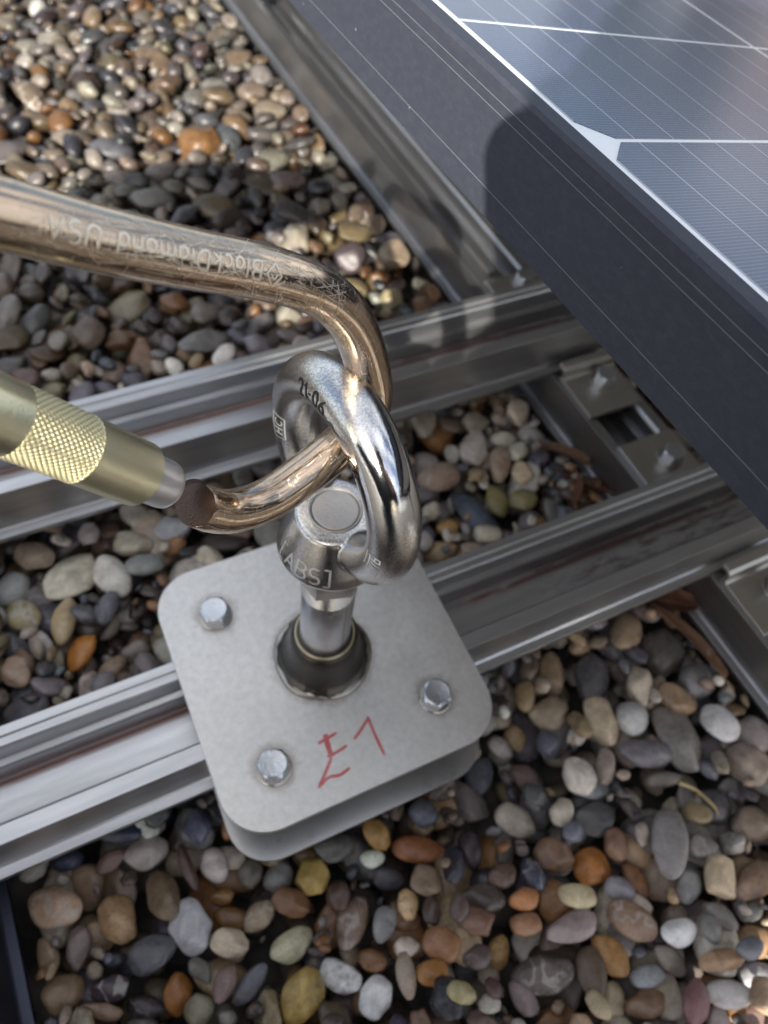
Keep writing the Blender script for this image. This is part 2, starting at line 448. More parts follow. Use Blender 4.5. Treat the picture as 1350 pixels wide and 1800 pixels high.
M_GLASS = glass_mat()

def pebble_mat(name, per_object):
    t = NT(name)
    if per_object:
        a = t.add('ShaderNodeObjectInfo'); col, alp = a.outputs['Color'], a.outputs['Alpha']
    else:
        a = t.add('ShaderNodeAttribute', attribute_name='tint'); col, alp = a.outputs['Color'], a.outputs['Alpha']
    g = t.add('ShaderNodeNewGeometry'); pos = g.outputs['Position']
    n1 = t.noise(pos, 95, 5, .6, .6); n2 = t.noise(pos, 950, 3, .65); n3 = t.noise(pos, 230, 4, .6)
    b = t.mixc(1.0, col, t.ramp(n1, [(.25, (.58, .55, .52)), (.5, (.98, .97, .96)), (.78, (1.32, 1.30, 1.26))]), 'MULTIPLY')
    b = t.mixc(1.0, b, t.ramp(n2, [(.3, .78), (.7, 1.16)]), 'MULTIPLY')
    # pale quartz veins / crust on some stones, rusty bloom on others
    wv = t.add('ShaderNodeTexWave'); wv.inputs['Scale'].default_value = 21; wv.inputs['Distortion'].default_value = 16; wv.inputs['Detail'].default_value = 3; wv.inputs['Detail Scale'].default_value = 2.2
    t.L(pos, wv.inputs['Vector'])
    vein = t.math('MULTIPLY', t.ramp(t.math('MULTIPLY', wv.outputs['Fac'], t.ramp(n1, [(.35, .75), (.65, 1.05)])), [(.70, 0), (.92, 1)]), t.math('GREATER_THAN', alp, .78))
    b = t.mixc(t.math('MULTIPLY', vein, .5), b, (.48, .46, .43))
    bloom = t.math('MULTIPLY', t.ramp(n3, [(.5, 0), (.68, 1)]), t.math('LESS_THAN', alp, .2))
    b = t.mixc(t.math('MULTIPLY', bloom, .55), b, (.16, .085, .03))
    wet = t.ramp(t.noise(pos, 4.2, 3, .5), [(.42, 0), (.6, 1)])
    r = t.math('ADD', .21, t.math('MULTIPLY', n3, .32))
    r = t.math('SUBTRACT', r, t.math('MULTIPLY', wet, .2))
    h = t.math('ADD', t.math('MULTIPLY', n3, .7), t.math('MULTIPLY', n2, .3))
    return t.set(base=b, rough=r, normal=t.bump(h, .0013, .5), spec=.5)
M_PEB = pebble_mat('pebble_stone', True)
M_PEBS = pebble_mat('gravel_stone', False)
def ground_mat():
    t = NT('gravel_ground')
    g = t.add('ShaderNodeNewGeometry')
    v = t.add('ShaderNodeTexVoronoi'); v.inputs['Scale'].default_value = 48; t.L(g.outputs['Position'], v.inputs['Vector'])
    b = t.mixc(v.outputs['Color'], (.05, .045, .04), (.22, .19, .16))
    bb = t.mixc(t.ramp(v.outputs['Distance'], [(.2, 0), (.7, .9)]), b, (.015, .014, .013))
    return t.set(base=bb, rough=.7, normal=t.bump(t.math('MULTIPLY', v.outputs['Distance'], -1.), .012, .8))
M_GROUND = ground_mat()

# ------------------------------------------------------------------ the setting: roof ground and gravel
GZ = -86.0                                     # level of the gravel's upper faces
ground = mesh_obj('gravel_roof', [(-120000, -120000, GZ - 40), (120000, -120000, GZ - 40), (120000, 120000, GZ - 40), (-120000, 120000, GZ - 40)], [(0, 1, 2, 3)], M_GROUND)
tag(ground, 'flat roof bed under the loose river pebbles', None, kind='structure')

RAIL_H = 42.0
RTOP = -3.0
RAILS = [(0.0, 28.0), (196.0, 28.0)]          # centre y, half width
XR_TOP = RTOP - RAIL_H                        # cross rails lie under the rails
XR = [(298.0, -.036, 60.0), (-226.0, 0.0, 0.0)]   # centre x, slope dx/dy, y at which x holds

def icosphere(sub):
    bm = bmesh.new(); bmesh.ops.create_icosphere(bm, subdivisions=sub, radius=1)
    v = np.array([x.co[:] for x in bm.verts]); bm.verts.index_update()
    f = np.array([[q.index for q in p.verts] for p in bm.faces]); bm.free()
    return v / np.linalg.norm(v, axis=1)[:, None], f
ICO4, FACE4 = icosphere(4)
ICO3, FACE3 = icosphere(3)
ICO2, FACE2 = icosphere(2)
NPROTO = 26
ROUND = {}
def proto_fn(k):
    r = np.random.default_rng(100 + k)
    K = int(r.integers(7, 20)); nrm = r.normal(size=(K, 3)); nrm /= np.linalg.norm(nrm, axis=1)[:, None]
    nrm = np.vstack([nrm, -nrm]); h = r.uniform(.82, 1.08, len(nrm)); p = r.choice([7, 10, 14, 20, 28]); rb = r.choice([0., 0., .06, .16, .34]); ROUND[k] = rb
    ph = r.uniform(0, 6.28, 6); fr = r.normal(size=(6, 3)) * 2.3
    def fn(d):
        q = np.maximum(d @ nrm.T / h, 0) ** p
        rad = q.sum(1) ** (-1.0 / p)
        rad = rad * (1 + .02 * np.sin(d @ fr.T + ph).sum(1))
        rad = np.minimum(rad, np.quantile(rad, .95)) * (1 - rb) + rb * rad.mean()
        v = d * rad[:, None]
        return v / np.abs(v).max(0)
    return fn
PFN = [proto_fn(k) for k in range(NPROTO)]
PV4 = [fn(ICO4) for fn in PFN]; PV3 = [fn(ICO3) for fn in PFN]; PV2 = [fn(ICO2) for fn in PFN]

PAL_WET = [(66, 64, 70), (58, 60, 70), (92, 78, 66), (110, 84, 58), (128, 88, 46), (78, 62, 54), (138, 118, 92), (104, 100, 98), (70, 56, 52), (120, 108, 78), (168, 158, 142), (84, 76, 72)]
PAL_DRY = [(124, 120, 116), (104, 104, 110), (150, 138, 120), (134, 116, 98), (92, 92, 98), (168, 156, 140), (120, 104, 92), (186, 180, 168), (146, 122, 90), (112, 110, 104), (140, 132, 128), (84, 84, 90)]
def stone_rgb(c, k=1.0, sat=.85):
    l = np.array(srgb(*c)); g_ = l @ np.array([.21, .72, .07]); return tuple(np.clip((g_ + (l - g_) * sat) * k, .004, .85))
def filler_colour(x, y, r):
    # browner, damper stones in the middle and left of the bed, dry ones to the right and far off
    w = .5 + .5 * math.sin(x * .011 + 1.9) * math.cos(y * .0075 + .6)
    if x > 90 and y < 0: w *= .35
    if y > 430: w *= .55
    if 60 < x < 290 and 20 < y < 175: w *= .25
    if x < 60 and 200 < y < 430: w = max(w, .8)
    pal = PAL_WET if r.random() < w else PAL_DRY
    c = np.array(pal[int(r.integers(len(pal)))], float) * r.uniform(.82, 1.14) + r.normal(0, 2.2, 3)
    return stone_rgb(np.clip(c, 12, 235), (.46 if y > 430 else .58) if y > 330 else (1.42 if (x > 60 and y < 180) else 1.22))  # colour gain against the light: far sunlit stones darkened, shaded near ones lightened
# stones one can recognise in the photograph: centre x, y, long and short size in photo pixels, turn of the long axis, colour, vein
NAMED = [
 (100,1597,95,88,20,(170,140,115),.9),(208,1617,92,82,60,(150,120,85),.1),(336,1631,112,82,95,(150,150,155),.95),(377,1522,68,55,80,(165,155,150),.5),
 (260,1503,82,62,-15,(140,130,125),.5),(290,1576,100,76,95,(95,80,60),.5),(268,1676,98,74,-20,(75,75,80),.5),(307,1746,80,70,70,(140,90,40),.5),
 (103,1742,112,76,-25,(125,95,75),.5),(140,1664,90,46,100,(110,95,90),.5),(35,1582,110,60,80,(95,98,110),.5),(54,1690,72,62,0,(70,75,90),.5),
 (405,1660,70,60,0,(160,145,125),.5),(397,1730,75,45,100,(110,90,85),.5),(350,1777,65,60,90,(105,100,80),.5),(440,1730,95,42,-60,(88,88,95),.5),
 (195,1738,76,54,0,(60,50,55),.85),(249,1769,76,50,10,(62,52,56),.85),(183,1778,86,36,15,(115,90,70),.5),(354,1466,70,58,80,(65,68,85),.5),
 (198,1516,56,50,0,(100,80,70),.5),(331,1528,95,26,70,(75,55,50),.5),(389,1573,50,35,0,(130,95,55),.5),(408,1612,72,46,0,(110,80,45),.1),
 (218,1470,80,42,0,(45,50,65),.5),(117,1512,62,46,0,(48,52,68),.5),(455,1612,72,50,-40,(130,115,95),.85),(513,1661,90,62,-30,(170,165,135),.5),
 (529,1750,120,94,90,(150,125,60),.1),(600,1717,92,72,60,(225,215,205),.1),(662,1752,86,64,110,(218,212,202),.5),(620,1621,105,62,95,(115,95,80),.9),
 (675,1625,76,48,110,(130,130,130),.5),(549,1541,76,68,60,(150,125,60),.5),(487,1541,66,56,-60,(110,110,108),.5),(440,1534,60,50,80,(85,80,70),.5),
 (735,1492,106,56,10,(130,80,45),.5),(682,1541,66,50,0,(65,62,68),.5),(653,1512,46,36,0,(185,190,175),.5),(660,1472,62,48,40,(150,115,60),.5),
 (587,1492,76,60,0,(80,78,75),.5),(769,1663,72,66,30,(135,95,65),.5),(751,1712,58,54,0,(140,95,45),.5),(715,1592,60,42,80,(190,160,115),.1),
 (715,1663,50,44,0,(205,190,175),.1),(755,1605,60,35,95,(75,60,55),.5),(707,1717,86,38,75,(135,120,105),.5),(655,1688,52,48,0,(115,80,50),.1),
 (511,1588,72,58,10,(105,75,50),.5),(595,1574,60,50,80,(80,62,52),.5),(773,1757,84,66,60,(45,45,50),.5),(856,1348,80,58,80,(105,110,120),.5),
 (936,1355,66,58,0,(130,110,105),.5),(835,1401,96,58,60,(120,112,112),.5),(741,1430,60,58,0,(80,85,95),.5),(905,1444,80,64,10,(155,145,132),.5),
 (982,1432,54,46,90,(178,168,152),.5),(1044,1440,80,68,10,(80,80,82),.5),(1008,1372,74,58,70,(190,180,170),.9),(1056,1353,68,36,85,(145,130,120),.5),
 (1136,1326,110,52,5,(115,112,118),.5),(1181,1360,68,34,-5,(165,155,145),.9),(1124,1399,56,44,80,(185,180,165),.9),(1162,1488,140,68,85,(135,130,128),.5),
 (1261,1416,72,66,0,(85,85,88),.5),(1326,1447,78,68,0,(135,120,105),.5),(1225,1490,62,46,10,(130,125,122),.85),(1249,1546,88,60,75,(190,170,140),.5),
 (1321,1550,95,66,-25,(140,115,95),.1),(1206,1560,68,46,85,(150,150,150),.85),(1076,1488,64,46,60,(125,95,75),.5),(1119,1546,84,40,60,(130,90,60),.5),
 (1039,1524,78,72,40,(165,105,45),.1),(970,1507,78,68,60,(115,90,70),.5),(929,1541,64,46,50,(60,65,80),.9),(828,1493,78,46,80,(65,55,60),.5),
 (844,1582,82,54,15,(75,65,60),.5),(876,1543,54,52,0,(90,70,60),.5),(914,1584,58,46,0,(165,110,65),.5),(917,1627,58,48,0,(145,105,75),.5),
 (1003,1579,70,48,10,(180,165,130),.5),(1083,1567,58,52,0,(135,132,138),.5),(998,1632,98,60,-10,(135,120,118),.5),(1102,1620,92,72,15,(130,105,85),.95),
 (1181,1642,70,58,-10,(218,214,206),.5),(1256,1613,78,38,40,(125,120,115),.5),(1234,1637,60,38,70,(130,128,125),.5),(1174,1688,88,42,40,(125,115,105),.5),
 (1246,1692,78,48,-15,(150,120,90),.5),(1136,1716,66,48,-10,(140,145,150),.9),(1258,1748,78,62,-10,(162,157,156),.85),(1201,1762,88,52,100,(115,80,80),.5),
 (1066,1680,98,58,55,(145,105,55),.1),(1032,1709,98,58,70,(90,75,62),.5),(950,1714,108,90,20,(90,80,75),.9),(917,1757,84,44,60,(115,100,100),.5),
 (828,1627,62,60,0,(110,80,65),.5),(1083,1762,78,52,100,(188,174,142),.5),(1037,1768,62,44,80,(150,135,105),.5),(1133,1764,78,60,0,(115,90,70),.1),
 (830,1685,54,50,0,(80,68,66),.5),(794,1603,56,38,95,(82,66,60),.5),(883,1671,68,42,100,(165,130,75),.1),(791,1748,52,46,0,(140,130,90),.5),
 (1328,1656,66,60,80,(145,115,85),.5),(1331,1716,72,55,10,(140,140,145),.5),(1287,1671,50,46,0,(100,102,110),.5),(999,1469,42,38,0,(105,108,120),.5),
 (1311,1752,74,54,80,(150,125,100),.5),(1049,1274,98,56,55,(165,150,125),.5),(1104,1269,68,64,0,(166,166,166),.5),(1191,1298,142,72,55,(125,120,115),.5),
 (1254,1279,70,62,20,(198,198,200),.5),(962,1259,76,66,0,(135,120,100),.5),(917,1230,58,40,95,(125,105,75),.5),(1097,1115,82,62,-60,(150,130,105),.5),
 (1042,1187,88,70,-70,(95,95,100),.5),(1167,1139,104,82,80,(95,90,88),.5),(1321,1293,92,68,70,(160,150,145),.5),(970,1182,82,50,85,(140,118,92),.5),
 (883,1310,52,38,20,(150,140,138),.5),(912,1288,58,40,60,(150,125,90),.5),(960,1312,54,44,80,(85,88,100),.5),(831,797,70,54,110,(188,178,168),.95),
 (875,828,62,42,95,(150,130,110),.5),(767,854,74,52,-15,(140,120,105),.5),(842,901,135,46,40,(85,95,110),.5),(917,883,52,48,0,(130,120,80),.5),
 (873,880,58,38,70,(130,120,75),.5),(914,841,40,38,0,(190,170,140),.5),(748,808,54,44,-20,(165,160,155),.5),(831,751,52,38,-10,(150,140,125),.5),
 (787,927,44,32,0,(170,130,70),.5),(741,761,56,48,90,(150,140,128),.5),(128,1013,120,76,-30,(188,182,162),.5),(202,1026,78,66,60,(186,182,172),.5),
 (306,941,70,52,0,(140,142,145),.5),(237,965,76,50,10,(150,140,120),.9),(259,1007,72,40,-5,(115,118,115),.5),(61,978,68,58,30,(150,135,118),.5),
 (141,1141,74,50,105,(165,105,35),.5),(44,1085,68,58,0,(130,118,85),.9),(115,1096,88,46,105,(160,140,105),.5),(18,1030,68,55,-50,(150,152,150),.9),
 (393,950,92,42,0,(60,50,48),.5),(237,1100,52,46,0,(105,80,62),.5),(237,1137,62,50,0,(115,105,95),.5),(200,1178,56,52,0,(120,100,80),.5),
 (189,922,58,40,10,(95,75,65),.5),(241,919,62,48,30,(150,142,130),.5),(225,540,92,50,-10,(160,148,120),.5),(350,265,70,46,-20,(140,100,55),.5),
 (455,102,46,38,0,(150,110,55),.5),(645,342,76,48,25,(165,140,105),.5),(70,24,32,40,90,(215,212,205),.5),(345,180,48,34,0,(120,118,112),.5),
 (160,600,62,54,0,(130,112,96),.5),(112,395,60,50,0,(62,58,62),.5),(690,470,56,46,0,(170,150,125),.5),(560,370,46,40,0,(150,140,125),.5),
]
# height-field deposition: every stone is lowered onto what already lies there
CELL = 2.2
X0, X1, Y0, Y1 = -330., 440., -430., 1060.
NX, NY = int((X1 - X0) / CELL), int((Y1 - Y0) / CELL)
HM = np.full((NX, NY), GZ - 34.0)
gx = X0 + (np.arange(NX) + .5) * CELL; gy = Y0 + (np.arange(NY) + .5) * CELL
CEIL = np.full((NX, NY), 200.0)                # stones may not rise into rails and plates
for yc, hw in RAILS: CEIL[:, np.abs(gy - yc) < hw + 9] = XR_TOP - 4
CEIL[np.ix_(np.abs(gx) < 82, np.abs(gy + 6) < 82)] = XR_TOP - 7
BLOCK = np.zeros((NX, NY), bool)
for xc, sl, yy in XR:
    cxs = xc + sl * (gy - yy); BLOCK |= np.abs(gx[:, None] - cxs[None, :]) < 36
HM[BLOCK] = 500.0
def euler(yaw, tx, ty):
    cz, sz = math.cos(yaw), math.sin(yaw); cx, sx = math.cos(tx), math.sin(tx); cy, sy = math.cos(ty), math.sin(ty)
    Rz = np.array([[cz, -sz, 0], [sz, cz, 0], [0, 0, 1]]); Rx = np.array([[1, 0, 0], [0, cx, -sx], [0, sx, cx]]); Ry = np.array([[cy, 0, sy], [0, 1, 0], [-sy, 0, cy]])
    return Rz @ Rx @ Ry
KEEP = np.zeros((NX, NY), bool)                # faces of the recognisable stones stay uncovered
stones = []                                    # proto, R, scale, pos, colour, vein, named
def footprint(k, Rr, sc):
    v = (PV3[k] * sc) @ Rr.T
    ix = np.floor(v[:, 0] / CELL + .5).astype(int); iy = np.floor(v[:, 1] / CELL + .5).astype(int)
    ox, oy = ix.min(), iy.min(); w, h = ix.max() - ox + 1, iy.max() - oy + 1
    key = (ix - ox) * h + (iy - oy)
    lo = np.full(w * h, 1e9); hi = np.full(w * h, -1e9)
    np.minimum.at(lo, key, v[:, 2]); np.maximum.at(hi, key, v[:, 2])
    ok = hi > -1e8
    kk = np.nonzero(ok)[0]
    return kk // h + ox, kk % h + oy, lo[kk], hi[kk]
def settle(cx, cy, fx, fy, lo):
    i = int((cx - X0) / CELL) + fx; j = int((cy - Y0) / CELL) + fy
    if i.min() < 0 or j.min() < 0 or i.max() >= NX or j.max() >= NY: return None
    d = HM[i, j] - lo
    d.partition(len(d) - 1 - len(d) // 14)
    return d[len(d) - 1 - len(d) // 14], i, j
def drop(a, b, c, k, yaw, cands, col, vein, tilt=.3, named=False, r=rng):
    best = None
    for (cx, cy) in cands:
        Rr = euler(yaw, r.normal(0, tilt), r.normal(0, tilt))
        fp = footprint(k, Rr, np.array([a, b, c]))
        s = settle(cx, cy, *fp[:3])
        if s is None: continue
        z, i, j = s
        top = z + fp[3]
        if (top > CEIL[i, j]).any() or z > 100 or (not named and KEEP[i, j].mean() > .10): continue
        if best is None or z < best[0]: best = (z, i, j, top, Rr, cx, cy)
    if best is None: return False
    z, i, j, top, Rr, cx, cy = best
    if not named and top.max() > GZ + 15: return False
    np.maximum.at(HM, (i, j), top)
    if named: KEEP[i, j] = True
    stones.append((k, Rr, np.array([a, b, c]), np.array([cx, cy, z]), col, vein, named))
    return True
def rnd_stone(r, mean=10.5):
    a = float(np.clip(r.lognormal(math.log(mean), .30), 4.5, 23)); b = a * r.uniform(.58, .95); return a, b, b * r.uniform(.45, .85)
# a lower bed
for _ in range(3300):
    a, b, c = rnd_stone(rng, 11)
    cands = [(rng.uniform(X0, X1), rng.uniform(Y0, Y1)) for _ in range(3)]
    drop(a, b, c, int(rng.integers(NPROTO)), rng.uniform(0, 6.28), cands, None, rng.random(), .35)
# the recognisable stones, where the photograph has them
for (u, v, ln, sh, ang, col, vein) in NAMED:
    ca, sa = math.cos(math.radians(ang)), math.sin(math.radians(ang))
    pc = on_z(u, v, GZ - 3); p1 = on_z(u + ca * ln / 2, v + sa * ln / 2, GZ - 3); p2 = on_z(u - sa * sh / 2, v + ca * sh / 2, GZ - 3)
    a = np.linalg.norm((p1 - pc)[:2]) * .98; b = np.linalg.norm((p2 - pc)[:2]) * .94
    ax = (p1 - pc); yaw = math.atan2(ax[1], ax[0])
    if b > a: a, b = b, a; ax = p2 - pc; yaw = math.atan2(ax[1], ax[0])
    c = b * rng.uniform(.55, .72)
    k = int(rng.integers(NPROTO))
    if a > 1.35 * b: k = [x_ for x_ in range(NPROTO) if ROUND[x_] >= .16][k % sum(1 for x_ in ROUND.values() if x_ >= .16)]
    drop(a, b, c, k, yaw, [(pc[0], pc[1])], stone_rgb(col, 1.42 if pc[1] < 330 else .58, .9), vein, .08, True)  # light offset in the colour too: near shaded stones lifted, far sunny ones dimmed
def chips(n, mean, x0, x1, y0, y1, nc):
    for _ in range(n):
        a, b, c = rnd_stone(rng, mean); a, b, c = (v_ * .5 for v_ in (a, b, c))
        cands = [(rng.uniform(x0, x1), rng.uniform(y0, y1)) for _ in range(nc)]
        drop(a, b, c, int(rng.integers(NPROTO)), rng.uniform(0, 6.28), cands, None, rng.random(), .6)
# the rest fills the gaps, always taking the lowest of several spots
for it in range(4700):
    far_ = it % 5 < 2                              # coarser stones farther off
    a, b, c = rnd_stone(rng, (15.0 if far_ else 13.2) if it < 3000 else (10.5 if far_ else 9.0))
    ya, yb = (300, Y1 - 16) if far_ else (Y0 + 14, 330)
    cands = [(rng.uniform(X0 + 14, X1 - 14), rng.uniform(ya, yb)) for _ in range(12)]
    drop(a, b, c, int(rng.integers(NPROTO)), rng.uniform(0, 6.28), cands, None, rng.random(), .38)
chips(700, 9.5, -240, 330, -300, 260, 10)
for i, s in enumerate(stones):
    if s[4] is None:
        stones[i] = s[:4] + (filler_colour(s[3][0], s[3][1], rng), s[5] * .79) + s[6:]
# the 300 that show largest become single pebbles, the rest one mass
pos = np.array([s[3] for s in stones]); sc = np.array([s[2] for s in stones])
pr = project(pos)
inframe = (pr[:, 2] > 0) & (pr[:, 0] > -20) & (pr[:, 0] < 1370) & (pr[:, 1] > -20) & (pr[:, 1] < 1820)
hid = np.zeros(len(stones), bool)
for yc, hw in RAILS: hid |= np.abs(pos[:, 1] - yc - 6) < hw - 8
hid |= (np.abs(pos[:, 0]) < 60) & (np.abs(pos[:, 1]) < 60)
hid |= (pr[:, 1] < 1.08 * (pr[:, 0] - 504))                       # behind the module
ii = np.clip(((pos[:, 0] - X0) / CELL).astype(int), 0, NX - 1); jj = np.clip(((pos[:, 1] - Y0) / CELL).astype(int), 0, NY - 1)
buried = HM[ii, jj] > pos[:, 2] + sc[:, 2] * 1.5 + 2
score = sc[:, 0] * sc[:, 1] / np.maximum(pr[:, 2], 1) ** 2 * inframe * ~hid * ~buried
order = np.argsort(-score)
single = set(int(i) for i in order[:300])
pmesh = []
for k in range(NPROTO):
    me = bpy.data.meshes.new('pebble')
    me.from_pydata([tuple(p) for p in (PV4[k] * S)], [], [tuple(f) for f in FACE4])
    me.polygons.foreach_set('use_smooth', [True] * len(me.polygons)); me.materials.append(M_PEB); pmesh.append(me)
for i in sorted(single):
    k, Rr, s3, p, col, vein, nm = stones[i]
    o = bpy.data.objects.new('pebble', pmesh[k]); scene.collection.objects.link(o)
    mm = Matrix.Identity(4)
    A = Rr @ np.diag(s3)
    for r_ in range(3):
        for c_ in range(3): mm[r_][c_] = A[r_, c_]
        mm[r_][3] = p[r_] * S
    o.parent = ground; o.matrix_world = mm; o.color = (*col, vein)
V = []; Fq = []; tint = []; base = 0
for i, s in enumerate(stones):
    if i in single: continue
    k, Rr, s3, p, col, vein, nm = s
    far = p[1] > 520 or s3[0] < 6.5 or p[2] < GZ - 22 or p[1] < -330 or p[0] > 330
    pv, fc = (PV2[k], FACE2) if far else (PV3[k], FACE3)
    V.append((pv * s3) @ Rr.T + p); Fq.append(fc + base); base += len(pv)
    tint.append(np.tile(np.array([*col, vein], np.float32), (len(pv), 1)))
V = np.vstack(V) * S; Fq = np.vstack(Fq); tint = np.vstack(tint)
me = bpy.data.meshes.new('river_gravel')
me.vertices.add(len(V)); me.vertices.foreach_set('co', V.astype(np.float32).ravel())
me.loops.add(Fq.size); me.loops.foreach_set('vertex_index', Fq.astype(np.int32).ravel())
me.polygons.add(len(Fq)); me.polygons.foreach_set('loop_start', np.arange(0, Fq.size, 3, dtype=np.int32)); me.polygons.foreach_set('loop_total', np.full(len(Fq), 3, np.int32))
me.polygons.foreach_set('use_smooth', np.ones(len(Fq), bool))
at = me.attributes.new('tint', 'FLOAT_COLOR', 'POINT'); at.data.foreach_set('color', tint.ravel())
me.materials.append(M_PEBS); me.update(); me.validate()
gr = link(bpy.data.objects.new('river_gravel', me)); gr.parent = ground; gr['kind'] = 'stuff'
print('stones', len(stones), 'tris', len(Fq))

# ------------------------------------------------------------------ mounting rails
def rail_profile(hw=28.0, h=RAIL_H):
    """open-topped aluminium channel, p across (far edge +), q down from the top"""
    return [(hw, 0), (hw - 5, 0), (hw - 5.4, -1.6), (hw - 9.6, -1.6), (hw - 10.4, -3), (hw - 10.4, -16), (hw - 13.6, -16.6), (hw - 14.4, -18), (hw - 15.4, -30),
            (-hw + 19, -30), (-hw + 18.6, -30.5), (-hw + 18, -30), (-hw + 15.4, -30), (-hw + 14.4, -18), (-hw + 13.6, -16.6), (-hw + 10.4, -16), (-hw + 10.4, -3), (-hw + 9.6, -1.4), (-hw + 8.6, 0), (-hw, 0),
            (-hw, -32), (-hw + 1.2, -33), (-hw + 1.2, -36), (-hw, -37), (-hw - 5, -38), (-hw - 5, -h), (hw + 5, -h), (hw + 5, -38), (hw, -37), (hw - 1.2, -36), (hw - 1.2, -33), (hw, -32)]
def make_rail(name, origin, direction, a, b, mat):
    d = np.array([direction[0], direction[1], 0.]); d /= np.linalg.norm(d)
    ang = math.atan2(d[1], d[0])
    v, f = extrude_profile(rail_profile(), a, b, (0, 1, 0), (0, 0, 1), (1, 0, 0))
    o = mesh_obj(name, v, f, mat); fix_normals(o)
    o.location = Vector(origin) * S; o.rotation_euler = (0, 0, ang)
    bevel(o, .55, 2, 30)
    return o
r1 = make_rail('mounting_rail', (0, 0, RTOP), (1, 0), -700, 1150, M_RAIL)
tag(r1, 'rust-stained aluminium channel rail gripped between the square anchor plates', 'rail', 'aluminium channel rails')
r2 = make_rail('mounting_rail', (0, 196, RTOP), (1, 0), -700, 1150, M_RAIL)
tag(r2, 'aluminium channel rail passing behind the carabiner and eye ring', 'rail', 'aluminium channel rails')
x1 = make_rail('cross_rail', (298, 60, XR_TOP), (-.036, 1), -700, 1500, M_XRAIL)
tag(x1, 'grey cross rail running under the edge of the solar panel', 'rail', 'cross rails under the channel rails')
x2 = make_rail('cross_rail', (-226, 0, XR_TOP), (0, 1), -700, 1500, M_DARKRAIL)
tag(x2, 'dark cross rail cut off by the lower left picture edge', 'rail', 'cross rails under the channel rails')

# ------------------------------------------------------------------ hex bolts
def hex_mesh(af, h, top_r, z0=0.0):
    rc = af / math.sqrt(3)
    v = []; seg = 48
    def ring(scale_fn, z): return [(scale_fn(2 * math.pi * k / seg) * math.cos(2 * math.pi * k / seg), scale_fn(2 * math.pi * k / seg) * math.sin(2 * math.pi * k / seg), z) for k in range(seg)]
    hexr = lambda a: (af / 2) / math.cos(((a + math.pi / 6) % (math.pi / 3)) - math.pi / 6)
    rings = [ring(hexr, z0), ring(lambda a: hexr(a), z0 + h * .78)]
    rings.append(ring(lambda a: min(hexr(a), af / 2 * 1.0), z0 + h * .93))
    rings.append(ring(lambda a: top_r, z0 + h)); rings.append(ring(lambda a: top_r * .75, z0 + h - .15)); rings.append(ring(lambda a: .5, z0 + h - .3))
    f = []
    for r_ in rings: v += r_
    for i in range(len(rings) - 1):
        for k in range(seg):
            k2 = (k + 1) % seg; f.append((i * seg + k, i * seg + k2, (i + 1) * seg + k2, (i + 1) * seg + k))
    f.append(tuple(range((len(rings) - 1) * seg, len(rings) * seg)))
    return v, f
def add_bolt(name, parent, x, y, z, af=14.6, h=7.6, mat=None, yaw=0., washer=9.0):
    v, f = hex_mesh(af, h, af * .44)
    c, s = math.cos(yaw), math.sin(yaw)
    o = mesh_obj(name, [(x + c * p[0] - s * p[1], y + s * p[0] + c * p[1], z + 1.6 + p[2]) for p in v], f, mat or M_BOLT, parent)
    autosmooth(o, 28)
    w, wf = lathe([(washer, 0), (washer, 1.1), (washer - .5, 1.6), (2, 1.6)], 40)
    wo_ = mesh_obj('washer', [(x + p[0], y + p[1], z + p[2] + .05) for p in w], wf, M_NUT, o); autosmooth(wo_, 35)
    return o

# ------------------------------------------------------------------ the roof anchor
def plate_poly(half, rad, n=14):
    out = []
    for cx, cy, a0 in ((half - rad, half - rad, 0), (-half + rad, half - rad, 90), (-half + rad, -half + rad, 180), (half - rad, -half + rad, 270)):
        for k in range(n + 1):
            a = math.radians(a0 + 90 * k / n); out.append((cx + rad * math.cos(a), cy + rad * math.sin(a)))
    return out
def plate(name, cx, cy, ztop, th, mat, parent, rot=0.0, half=75., rad=24.):
    c, s = math.cos(rot), math.sin(rot)
    poly = [(cx + c * p - s * q, cy + s * p + c * q) for p, q in plate_poly(half, rad)]
    v, f = extrude_profile(poly, ztop - th, ztop, (1, 0, 0), (0, 1, 0), (0, 0, 1))
    o = mesh_obj(name, v, f, mat, parent); fix_normals(o); bevel(o, .35, 2, 50); return o
anchor = empty('roof_anchor', (0, 0, 0))
tag(anchor, 'steel roof anchor with square bolted plates, red E1 marking and upright eye ring', 'anchor')
tp = plate('top_plate', 0, 0, 0, 3, M_PLATE, anchor, math.radians(-.4)); tag(tp, 'square top plate with rounded corners and red marker writing')
plate('bottom_plate', -1, -6, XR_TOP - .2, 3, M_LOWPLATE, anchor, math.radians(-.6))
for k, (bx, by) in enumerate(((-45.7, 43.5), (45.4, -46.2), (-45.9, -46.4), (45.5, 45))):
    add_bolt('bolt', anchor, bx, by, 0, yaw=.2 + .5 * k)
    sv, sf = lathe([(4.6, XR_TOP - 6), (4.6, -3.2)], 16, (bx, by if abs(by) > 30 else by))
    mesh_obj('bolt_shank', sv, sf, M_BOLT, anchor, True)
